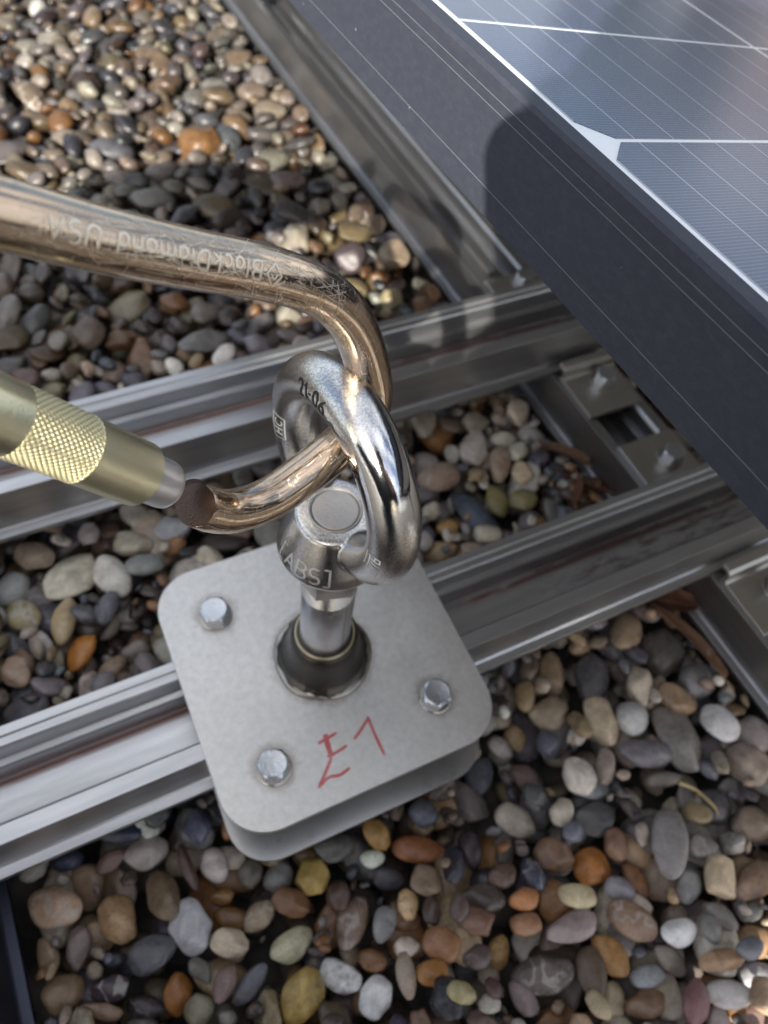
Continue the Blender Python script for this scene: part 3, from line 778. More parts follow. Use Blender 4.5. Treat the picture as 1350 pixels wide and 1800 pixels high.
# red marker: E1
def t2(z): return on_z(250 + z[0] * .4815, 950 + z[1] * .4815, 0.)[:2]
E1 = [[(643, 742), (665, 728), (710, 702)], [(664, 708), (672, 745), (690, 795)], [(672, 706), (683, 750), (694, 790)], [(676, 790), (705, 776), (748, 748)], [(690, 795), (668, 850), (645, 900)],
      [(643, 903), (680, 866), (722, 856), (758, 830)], [(773, 726), (798, 692), (824, 650)], [(822, 642), (850, 710), (885, 784)]]
def sm(poly):
    return [tuple(p) for p in catmull([np.r_[t2(z), 0] for z in poly], 6)[:, :2]]
v, f = ribbons([sm(p) for p in E1], lambda x, y: (np.array([x, y, 0.]), np.array([0, 0, 1.])), 1.65, .06)
def marker_mat():
    t = NT('red_marker'); n = t.noise(t.coord('Object'), 700, 4, .7); n2 = t.noise(t.coord('Object'), 120, 4, .6)
    b = t.mixc(t.ramp(n2, [(.35, 0), (.7, 1)]), srgb(200, 74, 78), srgb(212, 128, 126))
    return t.set(base=b, rough=.45, alpha=t.ramp(n, [(.28, .35), (.58, .88)]), metal=.25)
o = mesh_obj('marker_writing', v, f, marker_mat(), tp); tag(o, 'handwritten E1 in red marker')
# welded base socket, stem, nut
v, f = lathe([(25.2, 0.02), (25.0, 1.6), (23.4, 3.6), (22.6, 4.2), (21.6, 6.5), (20.4, 10), (19.2, 16), (18.2, 22), (17.2, 27.5), (16.2, 29.2), (15.2, 29.4)], 72)
vv = []
for (x, y, z) in v:
    a = math.atan2(y, x); k = 1 + (.014 * math.sin(7 * a + 1.3) + .012 * math.sin(17 * a + 2 * math.sin(3 * a))) * math.exp(-((z - 2) / 3) ** 2); vv.append((x * k, y * k, z))
mesh_obj('base_socket', vv, f, M_DARKSTEEL, anchor, True)
v, f = lathe([(22.5, .02), (26.0, .05), (26.6, .5), (25.6, 1.6), (23.5, 2.6)], 72, cap=False)
vv = []
for (x, y, z) in v:
    a = math.atan2(y, x); k = 1 + .006 * math.sin(29 * a + 3 * math.sin(2 * a)) + .016 * math.sin(5 * a + 2); vv.append((x * k, y * k, z))
mesh_obj('weld_bead', vv, f, M_NUT, anchor, True)
v, f = lathe([(15.6, 27), (15.6, 29.8), (15.2, 30.3), (14.6, 30.3), (14.2, 29.6), (13.4, 28.4)], 64)
mesh_obj('rim_ring', v, f, M_BRASS, anchor, True)
prof = [(12.7, 24), (12.7, 79.5), (12.2, 80.2)]
v, f = lathe(prof, 64); o = mesh_obj('stem', v, f, M_STEM, anchor); autosmooth(o, 40)
sv = []; sf = []
seam = [(12.75 * math.cos(a), 12.75 * math.sin(a)) for a in (math.radians(-72), math.radians(-73.2))]
sv = [(*seam[0], 28), (*seam[1], 28), (*seam[1], 82), (*seam[0], 82)]; mesh_obj('seam_line', sv, [(0, 1, 2, 3)], M_INK, o)
prof = []
for k in range(6):
    z = 79.6 + k * 2.5; prof += [(11.0, z), (13.0, z + .9), (13.0, z + 1.4), (11.0, z + 2.3)]
v, f = lathe(prof, 48); mesh_obj('thread', v, f, M_STEM, anchor, True)
v, f = hex_mesh(27.5, 24, 13.2, 94.4); o = mesh_obj('hex_nut', v, f, M_NUT, anchor); autosmooth(o, 28)
o.data.transform(Matrix.Rotation(.25, 4, 'Z'))

# eye: collar and ring fused into one forging
AZ = math.radians(-82.67)
HD = np.array([math.cos(AZ), math.sin(AZ), 0.]); ND = np.array([-math.sin(AZ), math.cos(AZ), 0.])
RC = np.array([.7, -1.4, 170.7]); RMJ, REL, RW = 33.6, 1.115, 9.32
def ring_c(t): return RC + RMJ * (math.cos(t) * HD + REL * math.sin(t) * np.array([0, 0, 1.]))
def ring_surf(t, phi, lift=0.):
    c = ring_c(t); d = ring_c(t + 1e-4) - c; d /= np.linalg.norm(d)
    out = np.cross(d, ND); out *= np.sign(out @ (c - RC)); out /= np.linalg.norm(out)
    n = math.cos(phi) * out + math.sin(phi) * ND
    k = math.atan2(math.sin(t + math.pi / 2), math.cos(t + math.pi / 2)); rw = RW * (1 - .26 * math.exp(-(k / .52) ** 2))
    return c + rw * n, n
NT_, NS = 120, 40
v = []; f = []
for i in range(NT_):
    for k in range(NS):
        v.append(ring_surf(2 * math.pi * i / NT_, 2 * math.pi * k / NS)[0])
for i in range(NT_):
    for k in range(NS):
        i2 = (i + 1) % NT_; k2 = (k + 1) % NS; f.append((i * NS + k, i * NS + k2, i2 * NS + k2, i2 * NS + k))
cv, cf = lathe([(14, 118.0), (20.4, 118.4), (22.6, 119.2), (23.2, 120.8), (22.2, 126), (20.6, 131), (18.9, 136), (17.2, 140.4), (16.2, 143.0), (15.2, 144.1), (11, 144.3)], 72)
nb = len(v); v += cv; f += [tuple(i + nb for i in q) for q in cf]
eye = mesh_obj('eye_ring', v, f, M_RING, anchor, True); fix_normals(eye)
md = eye.modifiers.new('fuse', 'REMESH'); md.mode = 'VOXEL'; md.voxel_size = .6 * S; md.use_smooth_shade = True
sm_ = eye.modifiers.new('fillet', 'SMOOTH'); sm_.factor = .6; sm_.iterations = 8
v, f = lathe([(10.7, 142.6), (10.6, 144.7), (10.2, 145.2), (9.7, 145.0), (9.4, 144.3), (9.2, 144.8), (8.9, 145.0), (8.5, 145.02), (8.3, 145.02), (4, 145.02), (.4, 145.02)], 64)
o = mesh_obj('code_disc', v, f, metal_mat('disc_steel', (.60, .58, .555), .40, 1500, .0003, stain=.25), eye); autosmooth(o, 35)
def wrap(o):
    w_ = o.modifiers.new('wrap', 'SHRINKWRAP'); w_.target = eye; w_.wrap_method = 'NEAREST_SURFACEPOINT'; w_.wrap_mode = 'ABOVE_SURFACE'; w_.offset = .13 * S
    return o
# [ABS] around the collar
def collar_surf(s, t):
    a = s / 22.9; z = t
    rr = np.interp(z, [119.2, 120.8, 126, 131, 136], [22.6, 23.2, 22.2, 20.6, 18.9])
    n = np.array([math.cos(a), math.sin(a), (z - 122) * .03 + .1]); n /= np.linalg.norm(n)
    return np.array([rr * math.cos(a), rr * math.sin(a), z]), n
st, w = text_strokes('[ABS]', 8.2, .2)
a0 = math.radians(-150)
v, f = ribbons([[(22.9 * a0 + x - w / 2, 123.4 + y) for x, y in s] for s in st], collar_surf, .95, .12)
wrap(mesh_obj('engraved_text', v, f, M_ENGRAVE_S, eye))
# 21-06 on the inner flank of the ring, small marks beside it, a maker's box on the back limb and the front foot
def flank(phi0, t0, sgn=1):
    def g(s, t): return ring_surf(t0 + sgn * s / 36., phi0 + t / RW)
    return g
st, w = text_strokes('21-06', 5.4, .26)
v, f = ribbons([[(x - w / 2, y - 2.6) for x, y in s] for s in st], flank(math.radians(-80), math.radians(104), -1), .95, .12)
wrap(mesh_obj('engraved_text', v, f, M_INK, eye))
st, w = text_strokes('66', 4.6, .8)
v, f = ribbons([[(x - w / 2, y - 2.6) for x, y in s] for s in st], flank(math.radians(-92), math.radians(58), -1), .8, .12)
wrap(mesh_obj('engraved_text', v, f, M_INK, eye))
box = [[(-6, -3), (6, -3), (6, 3), (-6, 3), (-6, -3)], [(-3.6, -2), (-3.6, 2)], [(-3.6, 0), (-1, 0)], [(-1, -2), (-1, 2)], arc(2.5, 0, 1.7, 1.8, 40, 320, 12)]
v, f = ribbons(box, flank(math.radians(-104), math.radians(184), -1), .6, .12); wrap(mesh_obj('maker_mark', v, f, M_ENGRAVE_S, eye))
box = [[(-6, -3.4), (5, -3.4)], [(-6, -1.4), (5, -1.4)], [(-6, 3.2), (-1, 3.2), (-1, -1.4)], [(1, 3), (1, -.5)], [(3, -1), (3, 3), (5, 3), (5, 1), (3, 1)]]
v, f = ribbons(box, flank(math.radians(-80), math.radians(-6), 1), .6, .12); wrap(mesh_obj('maker_mark', v, f, M_ENGRAVE_S, eye))

# ------------------------------------------------------------------ carabiner
CN = np.array([.251, -.947, .2]); CN /= np.linalg.norm(CN); CC = np.array([-34.2, -.49, 236.6])
cp = lambda u, v: on_plane(u, v, CC, CN)
ctrl = [(306, 866), (342, 887), (400, 899), (470, 878), (540, 830), (595, 785), (638, 742), (652, 690), (640, 622), (614, 562), (573, 520), (520, 495), (440, 474), (340, 456), (180, 422), (0, 376), (-130, 352), (-215, 415), (-232, 530), (-190, 615), (-120, 665)]
path = catmull([cp(u, v) for u, v in ctrl], 14)
up = CN.copy()
tt = np.linspace(0, 1, len(path))
rad = np.interp(tt, [0, .03, .07, .3, .45, .6, .75, 1], [5.8, 6.3, 7.0, 7.3, 7.2, 7.2, 7.2, 7.2])
cara = empty('carabiner', cp(650, 690))
tag(cara, 'scratched bronze locking carabiner hooked through the eye ring', 'carabiner')
v, f, uv = tube(path, rad, 36, up)
# machined flat on the nose
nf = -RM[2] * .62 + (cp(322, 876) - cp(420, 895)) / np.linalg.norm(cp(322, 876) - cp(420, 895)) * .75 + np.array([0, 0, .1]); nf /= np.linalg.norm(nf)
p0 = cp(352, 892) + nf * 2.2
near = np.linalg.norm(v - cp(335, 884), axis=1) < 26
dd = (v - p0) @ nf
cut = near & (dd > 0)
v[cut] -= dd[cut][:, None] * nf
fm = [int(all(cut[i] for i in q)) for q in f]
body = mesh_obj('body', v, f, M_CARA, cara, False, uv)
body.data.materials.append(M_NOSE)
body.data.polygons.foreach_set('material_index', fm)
autosmooth(body, 50)
# lettering along the spine, read from the far end
sp = catmull([cp(u, v) for u, v in ((573, 520), (520, 495), (440, 474), (340, 456), (180, 422), (0, 376), (-130, 352))], 30)
Ls = np.r_[0, np.cumsum(np.linalg.norm(np.diff(sp, axis=0), axis=1))]
def spine_surf(s, t):
    c = np.array([np.interp(s, Ls, sp[:, k]) for k in range(3)]); d = np.array([np.interp(s + .5, Ls, sp[:, k]) for k in range(3)]) - c; d /= np.linalg.norm(d)
    view = CAM - c; view -= (view @ d) * d; view /= np.linalg.norm(view)
    side = np.cross(d, view)
    a = t / 7.7
    n = math.cos(a) * view + math.sin(a) * side
    return c + n * np.interp(s, [0, Ls[-1]], [7.28, 7.24]), n
tl = {}
s0 = Ls[np.argmin([np.linalg.norm(project(p)[0, :2] - np.array([428, 471])) for p in sp])]
st, w = text_strokes('BlackDiamond USA', 4.7, .27)
probe = project(np.array([spine_surf(s0 + 5, 2)[0], spine_surf(s0 + 5, -2)[0]]))
sgn = 1 if probe[0, 1] > probe[1, 1] else -1          # letter tops point down the picture: the text is upside down
v, f = ribbons([[(s0 + x, sgn * (y - 2.6)) for x, y in s] for s in st], spine_surf, .6, .12)
mesh_obj('engraved_text', v, f, M_ENGRAVE, body)
dia = [[(-6.6, 0), (-4.2, 3), (-1.8, 0), (-4.2, -3), (-6.6, 0)], [(-5.3, -.2), (-4.2, 1.2), (-3.1, -.2)]]
v, f = ribbons([[(s0 + x, sgn * y) for x, y in s] for s in dia], spine_surf, .62, .1); mesh_obj('engraved_logo', v, f, M_ENGRAVE, body)
# scratches along the spine and the basket
r_ = np.random.default_rng(3); ss = []
for _ in range(230):
    s_c = r_.uniform(-4, Ls[-1] * .8); t_c = r_.normal(0, 3.6); an = r_.normal(.35, .6); ln = r_.exponential(1.7) + .4
    if abs(t_c) > 8: continue
    ss.append([(s_c - ln * math.cos(an), t_c - ln * math.sin(an) * .8), (s_c + ln * math.cos(an), t_c + ln * math.sin(an) * .8)])
v, f = ribbons(ss, spine_surf, .16, .05); mesh_obj('scratches', v, f, M_ENGRAVE, body)['kind'] = 'stuff'
# gate with its screw sleeve
gA, gB = cp(298, 855), cp(-95, 690)
gd = (gB - gA) / np.linalg.norm(gB - gA); gl = np.linalg.norm(gB - gA)
def along_px(u):                              # distance from gA at which the axis passes photo column u
    ts = np.linspace(0, gl, 400); pu = project(gA + ts[:, None] * gd)[:, 0]; return float(np.interp(-u, -pu, ts))
gs = np.cross(gd, CN); gs /= np.linalg.norm(gs); gw = np.cross(gd, gs)
def gate_lathe(profile, seg=72, fn=None):
    v = []; f = []
    for i, (s_, r0) in enumerate(profile):
        for k in range(seg):
            a = 2 * math.pi * k / seg; r1 = r0 + (fn(s_, a) if fn else 0)
            v.append(gA + s_ * gd + r1 * (math.cos(a) * gs + math.sin(a) * gw))
    for i in range(len(profile) - 1):
        for k in range(seg):
            k2 = (k + 1) % seg; f.append((i * seg + k, i * seg + k2, (i + 1) * seg + k2, (i + 1) * seg + k))
    f.append(tuple(reversed(range(seg)))); f.append(tuple(range((len(profile) - 1) * seg, len(profile) * seg)))
    return v, f
sR, kR, kL = along_px(246), along_px(138), along_px(16)
v, f = gate_lathe([(0, 5.2), (.5, 6.3), (1.4, 6.9), (2.6, 7.1), (sR + 2, 7.1)], 64)
o = mesh_obj('gate_pin', v, f, M_SILVER, cara); autosmooth(o, 45); fix_normals(o)
sleeve = empty('x', (0, 0, 0)); bpy.data.objects.remove(sleeve)
v, f = gate_lathe([(sR, 7.8), (sR, 8.7), (sR + .5, 9.2), (kR - .1, 9.2), (kR + .1, 8.6), (kR + .4, 8.4), (kL - .4, 8.4), (kL + .0, 9.1), (along_px(-60), 9.1), (along_px(-60) + .4, 8.6), (along_px(-60) + .4, 7.6), (gl, 7.6)], 96)
sleeve = mesh_obj('screw_sleeve', v, f, M_SLEEVE, cara); autosmooth(sleeve, 40); fix_normals(sleeve)
ns = int((kL - kR) / .16); NK = 34
def knurl(s_, a):
    p = (s_ - kR) / 1.75 * math.pi
    d1 = abs(math.sin((a * NK / 2 + p) )) ; d2 = abs(math.sin((a * NK / 2 - p)))
    return .46 * min(1.0, 1.35 * min(d1, d2)) - .1
v, f = gate_lathe([(kR + (kL - kR) * k / ns, 8.85) for k in range(ns + 1)], 420, knurl)
kn = mesh_obj('knurled_band', v, f, M_KNURL, sleeve); fix_normals(kn); autosmooth(kn, 60)

# ------------------------------------------------------------------ rail clamps on the cross rail
def clamp(name, y_rail, y_out, label, bolt_y):
    """bent steel clamp: foot flat on the cross rail, upturned shoulder gripping the channel rail's flange"""
    xc = 298 - .036 * (y_rail - 60)
    e = empty(name, (xc, (y_rail + y_out) / 2, XR_TOP)); tag(e, label, 'clamp', 'bolted rail clamps')
    sg = 1 if y_out > y_rail else -1
    z = XR_TOP + .1; th = 3.2; hgt = 11
    prof = [(y_out, z), (y_rail + sg * 7.5, z), (y_rail + sg * 6.2, z + .8), (y_rail + sg * 5.6, z + 2), (y_rail + sg * 5.6, z + hgt - 2), (y_rail + sg * .6, z + hgt),
            (y_rail + sg * .6, z + hgt + th), (y_rail + sg * 6.5, z + hgt + th - .4), (y_rail + sg * 8.6, z + hgt + th - 2.4), (y_rail + sg * 9.2, z + hgt - 1), (y_rail + sg * 9.6, z + th + 2), (y_rail + sg * 11.2, z + th + .4), (y_rail + sg * 13, z + th), (y_out, z + th)]
    v, f = extrude_profile(prof, xc - 25, xc + 25, (0, 1, 0), (0, 0, 1), (1, 0, 0))
    o = mesh_obj('bracket', v, f, M_CLAMP, e); fix_normals(o); bevel(o, .8, 3, 40)
    add_bolt('bolt', e, xc + 6, bolt_y, z + th, 15, 8.5, M_BOLT, .3, 10)
    return e
clamp('rail_clamp', 168 - 5, 113, 'steel clamp below the rail behind the ring, near the panel edge', 141)
clamp('rail_clamp', 28 + 5, 82, 'steel clamp between the two channel rails, nearer the plated rail', 58)
clamp('rail_clamp', 224 + 5, 276, 'steel clamp beyond the rail behind the ring, half under the panel', 262)
clamp('rail_clamp', -28 - 5, -84, 'steel clamp at the right picture edge below the plated rail', -60)

# ------------------------------------------------------------------ solar panel
PM = np.array([[0.9828, -0.0256, 0.183], [0.0172, 0.9987, 0.0473], [-0.1839, -0.0434, 0.982]])
e2, e1, en = PM[:, 0], PM[:, 1], PM[:, 2]
PB = np.array([73.915, .434, 229.88])
KA, KB, PWID = -364.0, 1372.0, 1036.0
panel = empty('solar_panel', PB)
tag(panel, 'black framed solar panel tilted over the right side of the rails', 'solar panel')
ploc = lambda w, k, h: PB + w * e2 + k * e1 + h * en
def frame_bar(w0, dirw, k0, k1, axis='k'):
    g = .35
    prof = [(0, 0), (0, 8.0), (g, 8.25), (0, 8.5), (0, 30.3), (g, 30.55), (0, 30.8), (0, 33.6), (g, 33.85), (0, 34.1), (0, 38.6), (1.1, 40), (7.6, 40), (7.6, 39.66), (2.2, 39.66), (2.2, 1.8), (26, 1.8), (26, 0)]
    v = []; n = len(prof)
    for kk in (k0, k1):
        for p, q in prof:
            v.append(ploc(w0 + dirw * p, kk, q) if axis == 'k' else ploc(kk, w0 + dirw * p, q))
    f = [(i, (i + 1) % n, n + (i + 1) % n, n + i) for i in range(n)] + [tuple(reversed(range(n))), tuple(range(n, 2 * n))]
    o = mesh_obj('frame_bar', v, f, M_FRAME, panel); fix_normals(o)
    # thin paler lines laid in the extrusion's grooves
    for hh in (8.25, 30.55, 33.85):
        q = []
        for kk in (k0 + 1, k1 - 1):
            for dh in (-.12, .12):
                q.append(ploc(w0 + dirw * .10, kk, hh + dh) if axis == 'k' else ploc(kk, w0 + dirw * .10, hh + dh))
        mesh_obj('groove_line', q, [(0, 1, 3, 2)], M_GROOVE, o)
    return o
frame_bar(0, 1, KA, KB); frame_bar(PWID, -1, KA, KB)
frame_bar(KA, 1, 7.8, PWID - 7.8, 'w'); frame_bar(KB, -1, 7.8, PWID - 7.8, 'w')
v = [ploc(w, k, h) for h in (38.4, 39.0) for w, k in ((2.3, KA + 2.3), (PWID - 2.3, KA + 2.3), (PWID - 2.3, KB - 2.3), (2.3, KB - 2.3))]
mesh_obj('backsheet', v, [(3, 2, 1, 0), (4, 5, 6, 7), (0, 1, 5, 4), (1, 2, 6, 5), (2, 3, 7, 6), (3, 0, 4, 7)], M_BACK, panel)
v = [ploc(w, k, h) for h in (39.36, 39.62) for w, k in ((2.4, KA + 2.4), (PWID - 2.4, KA + 2.4), (PWID - 2.4, KB - 2.4), (2.4, KB - 2.4))]
# cells: half-cut, pseudo-square corners on one long side
CW, CH = 166.0, 81.6
def cell_mesh(flip):
    ch = 10.5
    pts = [(0, 0), (CW, 0), (CW, CH - ch), (CW - ch, CH), (ch, CH), (0, CH - ch)] if not flip else [(ch, 0), (CW - ch, 0), (CW, ch), (CW, CH), (0, CH), (0, ch)]
    n = len(pts)
    me = bpy.data.meshes.new('cell')
    me.from_pydata([(p * S, q * S, h * S) for h in (0, .3) for p, q in pts], [], [tuple(reversed(range(n))), tuple(range(n, 2 * n))] + [(i, (i + 1) % n, n + (i + 1) % n, n + i) for i in range(n)])
    me.materials.append(M_CELL); me.update(); return me
CM = [cell_mesh(False), cell_mesh(True)]
B_LINE = 24.2                                   # distance along the edge of the photographed gap with the corner diamond
rows = []
j = -4
k = B_LINE + 1.0
ks = [B_LINE + 1.0 + 84.0 * j for j in range(-5, 17)]
for jr, k0 in enumerate(ks):
    if k0 < KA + 8 or k0 + CH > KB - 8: continue
    flip = ((jr - 5) % 2 == 0)                   # chamfers meet at the gap B
    for cidx in range(6):
        w0 = 11.8 + cidx * 168.6
        o = bpy.data.objects.new('cell', CM[1 if flip else 0]); scene.collection.objects.link(o)
        mm = Matrix.Identity(4); org = ploc(w0, k0, 39.03)
        for r0 in range(3):
            mm[r0][0] = e2[r0]; mm[r0][1] = e1[r0]; mm[r0][2] = en[r0]; mm[r0][3] = org[r0] * S
        o.parent = panel; o.matrix_world = mm
        o.matrix_parent_inverse = Matrix.Translation(-Vector(PB) * S); o.matrix_basis = mm
mesh_obj('glass', v, [(3, 2, 1, 0), (4, 5, 6, 7), (0, 1, 5, 4), (1, 2, 6, 5), (2, 3, 7, 6), (3, 0, 4, 7)], M_GLASS, panel)
# posts that carry the module, standing on the rails behind it
def post(x, y, z0, label):
    w = ((np.array([x, y, 0]) - PB) @ e2)
    base = PB + (x - PB[0]) / e2[0] * e2 + (y - PB[1]) * e1
    z1 = base[2] - 1.0
    e = empty('support_post', (x, y, z0)); tag(e, label, 'post', 'posts that carry the solar panel')
    for nm, (a, b, c_, d_) in (('upright', (16, 16, z0 + 3, z1 - 6)), ('foot', (24, 30, z0 + .1, z0 + 3)), ('head', (24, 24, z1 - 6, z1 - 2.6))):
        vv = [(x + sx * a, y + sy * b, z) for z in (c_, d_) for sx, sy in ((-1, -1), (1, -1), (1, 1), (-1, 1))]
        oo = mesh_obj(nm, vv, [(3, 2, 1, 0), (4, 5, 6, 7), (0, 1, 5, 4), (1, 2, 6, 5), (2, 3, 7, 6), (3, 0, 4, 7)], M_XRAIL, e); bevel(oo, 1, 2)
post(298 - .036 * 760 + 4, 820, XR_TOP, 'aluminium post under the far part of the panel')
post(298 + .036 * 310, -250, XR_TOP, 'aluminium post under the near part of the panel')
post(1020, 0, RTOP, 'short aluminium post at the low side on the plated rail')
post(1020, 196, RTOP, 'short aluminium post at the low side on the rear rail')

# ------------------------------------------------------------------ dry leaves and a straw
def leaf_mat(name, c1, c2):
    t = NT(name); n = t.noise(t.coord('Object'), 160, 5, .65); b = t.mixc(n, c1, c2)
    return t.set(base=b, rough=.6, normal=t.bump(n, .0008, .5), spec=.3)
M_LEAF = [leaf_mat('dry_leaf_red', srgb(80, 48, 38), srgb(132, 90, 70)), leaf_mat('dry_leaf_tan', srgb(112, 84, 68), srgb(150, 118, 94))]
def leaf(u, v, z, length, width, yaw, curl, tilt, mat, label, seed):
    r = np.random.default_rng(seed); c0 = on_z(u, v, z)
    nL, nW = 14, 7; V = []; Fl = []
    for side in (0, 1):
        for i in range(nL + 1):
            t = i / nL; w = width * math.sin(math.pi * min(1, t * .93 + .05)) ** .7 * (1 - .25 * t)
            for j_ in range(nW + 1):
                q = (j_ / nW - .5) * 2
                x = (t - .5) * length; y = q * w / 2
                zz = abs(q) ** 1.5 * width * .34 * curl + math.sin(t * 3.0 + seed) * length * .07 + r.normal(0, .25) * (side == 0) - side * .35
                V.append((x, y * (1 - .18 * curl * abs(q)), zz))
    ns_ = (nL + 1) * (nW + 1)
    for i in range(nL):
        for j_ in range(nW):
            a = i * (nW + 1) + j_; Fl.append((a, a + 1, a + nW + 2, a + nW + 1)); a += ns_; Fl.append((a, a + nW + 1, a + nW + 2, a + 1))
    Rr = euler(yaw, tilt, 0.12)
    V = np.array(V) @ Rr.T + c0
    e = empty('dry_leaf', c0); tag(e, label, 'leaf', 'dry brown leaves among the pebbles')
    o = mesh_obj('blade', V, Fl, mat, e, True)
    stem = np.array([(-length * .5 + t * length * .98, 0, .5 + math.sin(t * 3.0 + seed) * length * .07) for t in np.linspace(-.12, .9, 10)]) @ Rr.T + c0
    tv, tf, _ = tube(stem, np.linspace(.9, .3, 10), 6); mesh_obj('midrib', tv, tf, M_LEAF[1], e, True)
leaf(985, 800, GZ + 9, 44, 26, math.radians(115), .5, .5, M_LEAF[1], 'curled reddish leaf by the cross rail, uppermost of the leaf pile', 1)
leaf(1000, 850, GZ + 8, 48, 26, math.radians(70), .6, -.4, M_LEAF[0], 'dark red-brown leaf in the pile touching the plated rail', 2)
leaf(1035, 848, GZ + 9, 54, 24, math.radians(125), .6, .5, M_LEAF[0], 'red-brown leaf wedged along the cross rail beside the pile', 3)
leaf(1025, 868, GZ + 7, 38, 24, math.radians(20), .5, .2, M_LEAF[1], 'tan leaf lowest in the pile at the plated rail', 4)
leaf(1170, 1058, GZ + 9, 46, 28, math.radians(150), .5, .2, M_LEAF[0], 'orange-brown leaf just below the plated rail at the right', 5)
leaf(1205, 1130, GZ + 9, 66, 20, math.radians(100), .6, .5, M_LEAF[1], 'long tan leaf leaning on the cross rail at the right', 6)
p = on_z(1222, 1388, GZ + 8)
sv, sf, _ = tube(catmull([p + np.array([-9, 8, 3]), p, p + np.array([4, -12, 1]), p + np.array([6, -18, -3])], 6), np.r_[np.linspace(1.5, 1.1, 12), np.linspace(1.0, .4, 7)], 8)
tag(mesh_obj('straw', sv, sf, leaf_mat('straw', srgb(168, 150, 104), srgb(196, 182, 140)), None, True), 'short pale straw lying on the pebbles at the right', 'straw')

# ------------------------------------------------------------------ the photographer, crouching behind the camera (shades the anchor and the panel edge)
def skin_body(name, pts, edges, mat, parent=None, sub=2):
    me = bpy.data.meshes.new(name)
    me.from_pydata([Vector(p[:3]) for p in pts], edges, [])
    o = link(bpy.data.objects.new(name, me)); me.materials.append(mat)
    sk = o.modifiers.new('skin', 'SKIN'); sk.use_smooth_shade = True
    ss_ = o.modifiers.new('sub', 'SUBSURF'); ss_.levels = sub; ss_.render_levels = sub
    if not me.skin_vertices: 
        bpy.context.view_layer.update()
    for d, p in zip(me.skin_vertices[0].data, pts):
        d.radius = (p[3], p[4] if len(p) > 4 else p[3])
    me.skin_vertices[0].data[0].use_root = True
    if parent is not None: o.parent = parent; o.matrix_parent_inverse = parent.matrix_world.inverted()
    return o
def cloth(name, c, r): 
    t = NT(name); n = t.noise(t.coord('Object'), 900, 3); n2 = t.noise(t.coord('Object'), 9, 4)
    return t.set(base=t.mixc(n2, tuple(x * .8 for x in c), c), rough=r, normal=t.bump(n, .001, .4))
M_JACKET = cloth('dark_jacket', (.035, .04, .052), .8); M_TROUSER = cloth('work_trousers', (.045, .05, .06), .85)
M_SKIN = simple('skin', (.50, .30, .22), .5); M_HAIR = cloth('hair', (.05, .032, .02), .6); M_SHOE = simple('shoe', (.02, .02, .02), .5)
PX, PY = 0.0, 0.0                                   # shift of the whole figure
def q(x, y, z, r, r2=None): return (x + PX, y + PY, z, r) if r2 is None else (x + PX, y + PY, z, r, r2)
person = link(bpy.data.objects.new('person', None)); person.location = (-.36, -.66, -.086); person.empty_display_size = .05
tag(person, 'person in a dark jacket kneeling behind the camera, holding carabiner and phone', 'person')
bpy.context.view_layer.update()
# body: head, neck, torso core, arms to hands
fing_l = [(-.110, -.014, .296), (-.106, .002, .292), (-.108, .014, .285), (-.116, .026, .277)]
bp = [q(-.40, -.66, .03, .13, .11), q(-.36, -.58, .19, .135, .10), q(-.285, -.47, .335, .13, .08), q(-.205, -.42, .435, .062), q(-.150, -.392, .49, .058), q(-.124, -.362, .555, .088, .10), q(-.107, -.338, .615, .072, .085),
      q(-.433, -.326, .335, .045), q(-.455, -.015, .332, .047), q(-.215, -.010, .328, .030), q(-.165, -.008, .325, .028, .018),
      q(-.085, -.56, .36, .045), q(.03, -.46, .26, .047), q(-.02, -.27, .31, .030), q(-.045, -.235, .335, .028, .018),
      q(-.50, -.60, .02, .075), q(-.50, -.45, -.005, .05), q(-.53, -.70, -.035, .045), q(-.54, -.78, -.05, .036),
      q(-.29, -.72, .02, .075), q(-.18, -.61, -.005, .05), q(-.28, -.86, -.035, .045), q(-.32, -.93, -.05, .036)]
be = [(0, 1), (1, 2), (2, 3), (3, 4), (4, 5), (5, 6), (2, 7), (7, 8), (8, 9), (9, 10), (2, 11), (11, 12), (12, 13), (13, 14), (0, 15), (15, 16), (16, 17), (17, 18), (0, 19), (19, 20), (20, 21), (21, 22)]
for hand, base_pt, tips in ((10, (-.165, -.008, .325), fing_l), (14, (-.045, -.235, .335), [(-.075, -.205, .362), (-.066, -.192, .350), (-.056, -.183, .338), (-.046, -.180, .326)])):
    for tx, ty, tz in tips:
        midp = ((base_pt[0] + tx) / 2, (base_pt[1] + ty) / 2, (base_pt[2] + tz) / 2 + .010)
        i0 = len(bp); bp.append(q(*midp, .0092)); bp.append(q(tx, ty, tz, .0080)); be += [(hand, i0), (i0, i0 + 1)]
    i0 = len(bp); bx_, by_, bz_ = base_pt
    bp.append(q(bx_ + .012, by_ - .014, bz_ + .022, .0105)); bp.append(q(bx_ + .032, by_ - .002, bz_ + .020, .0088)); be += [(hand, i0), (i0, i0 + 1)]
hd_ = np.array([-.124, -.362, .575]); gz_ = np.array([.50, .74, -.42]); gz_ /= np.linalg.norm(gz_); gr_ = np.cross(gz_, [0, 0, 1.]); gr_ /= np.linalg.norm(gr_); gu_ = np.cross(gr_, gz_)
i0 = len(bp); bp.append(q(*(hd_ + gz_ * .088 - gu_ * .012), .016)); bp.append(q(*(hd_ + gz_ * .104 - gu_ * .026), .011)); be += [(5, i0), (i0, i0 + 1)]
for sd_ in (-1, 1):
    i0 = len(bp); bp.append(q(*(hd_ + gr_ * sd_ * .082 - gz_ * .012 - gu_ * .012), .014)); bp.append(q(*(hd_ + gr_ * sd_ * .096 - gz_ * .022), .011)); be += [(5, i0), (i0, i0 + 1)]
body_o = skin_body('body', bp, be, M_SKIN, person)
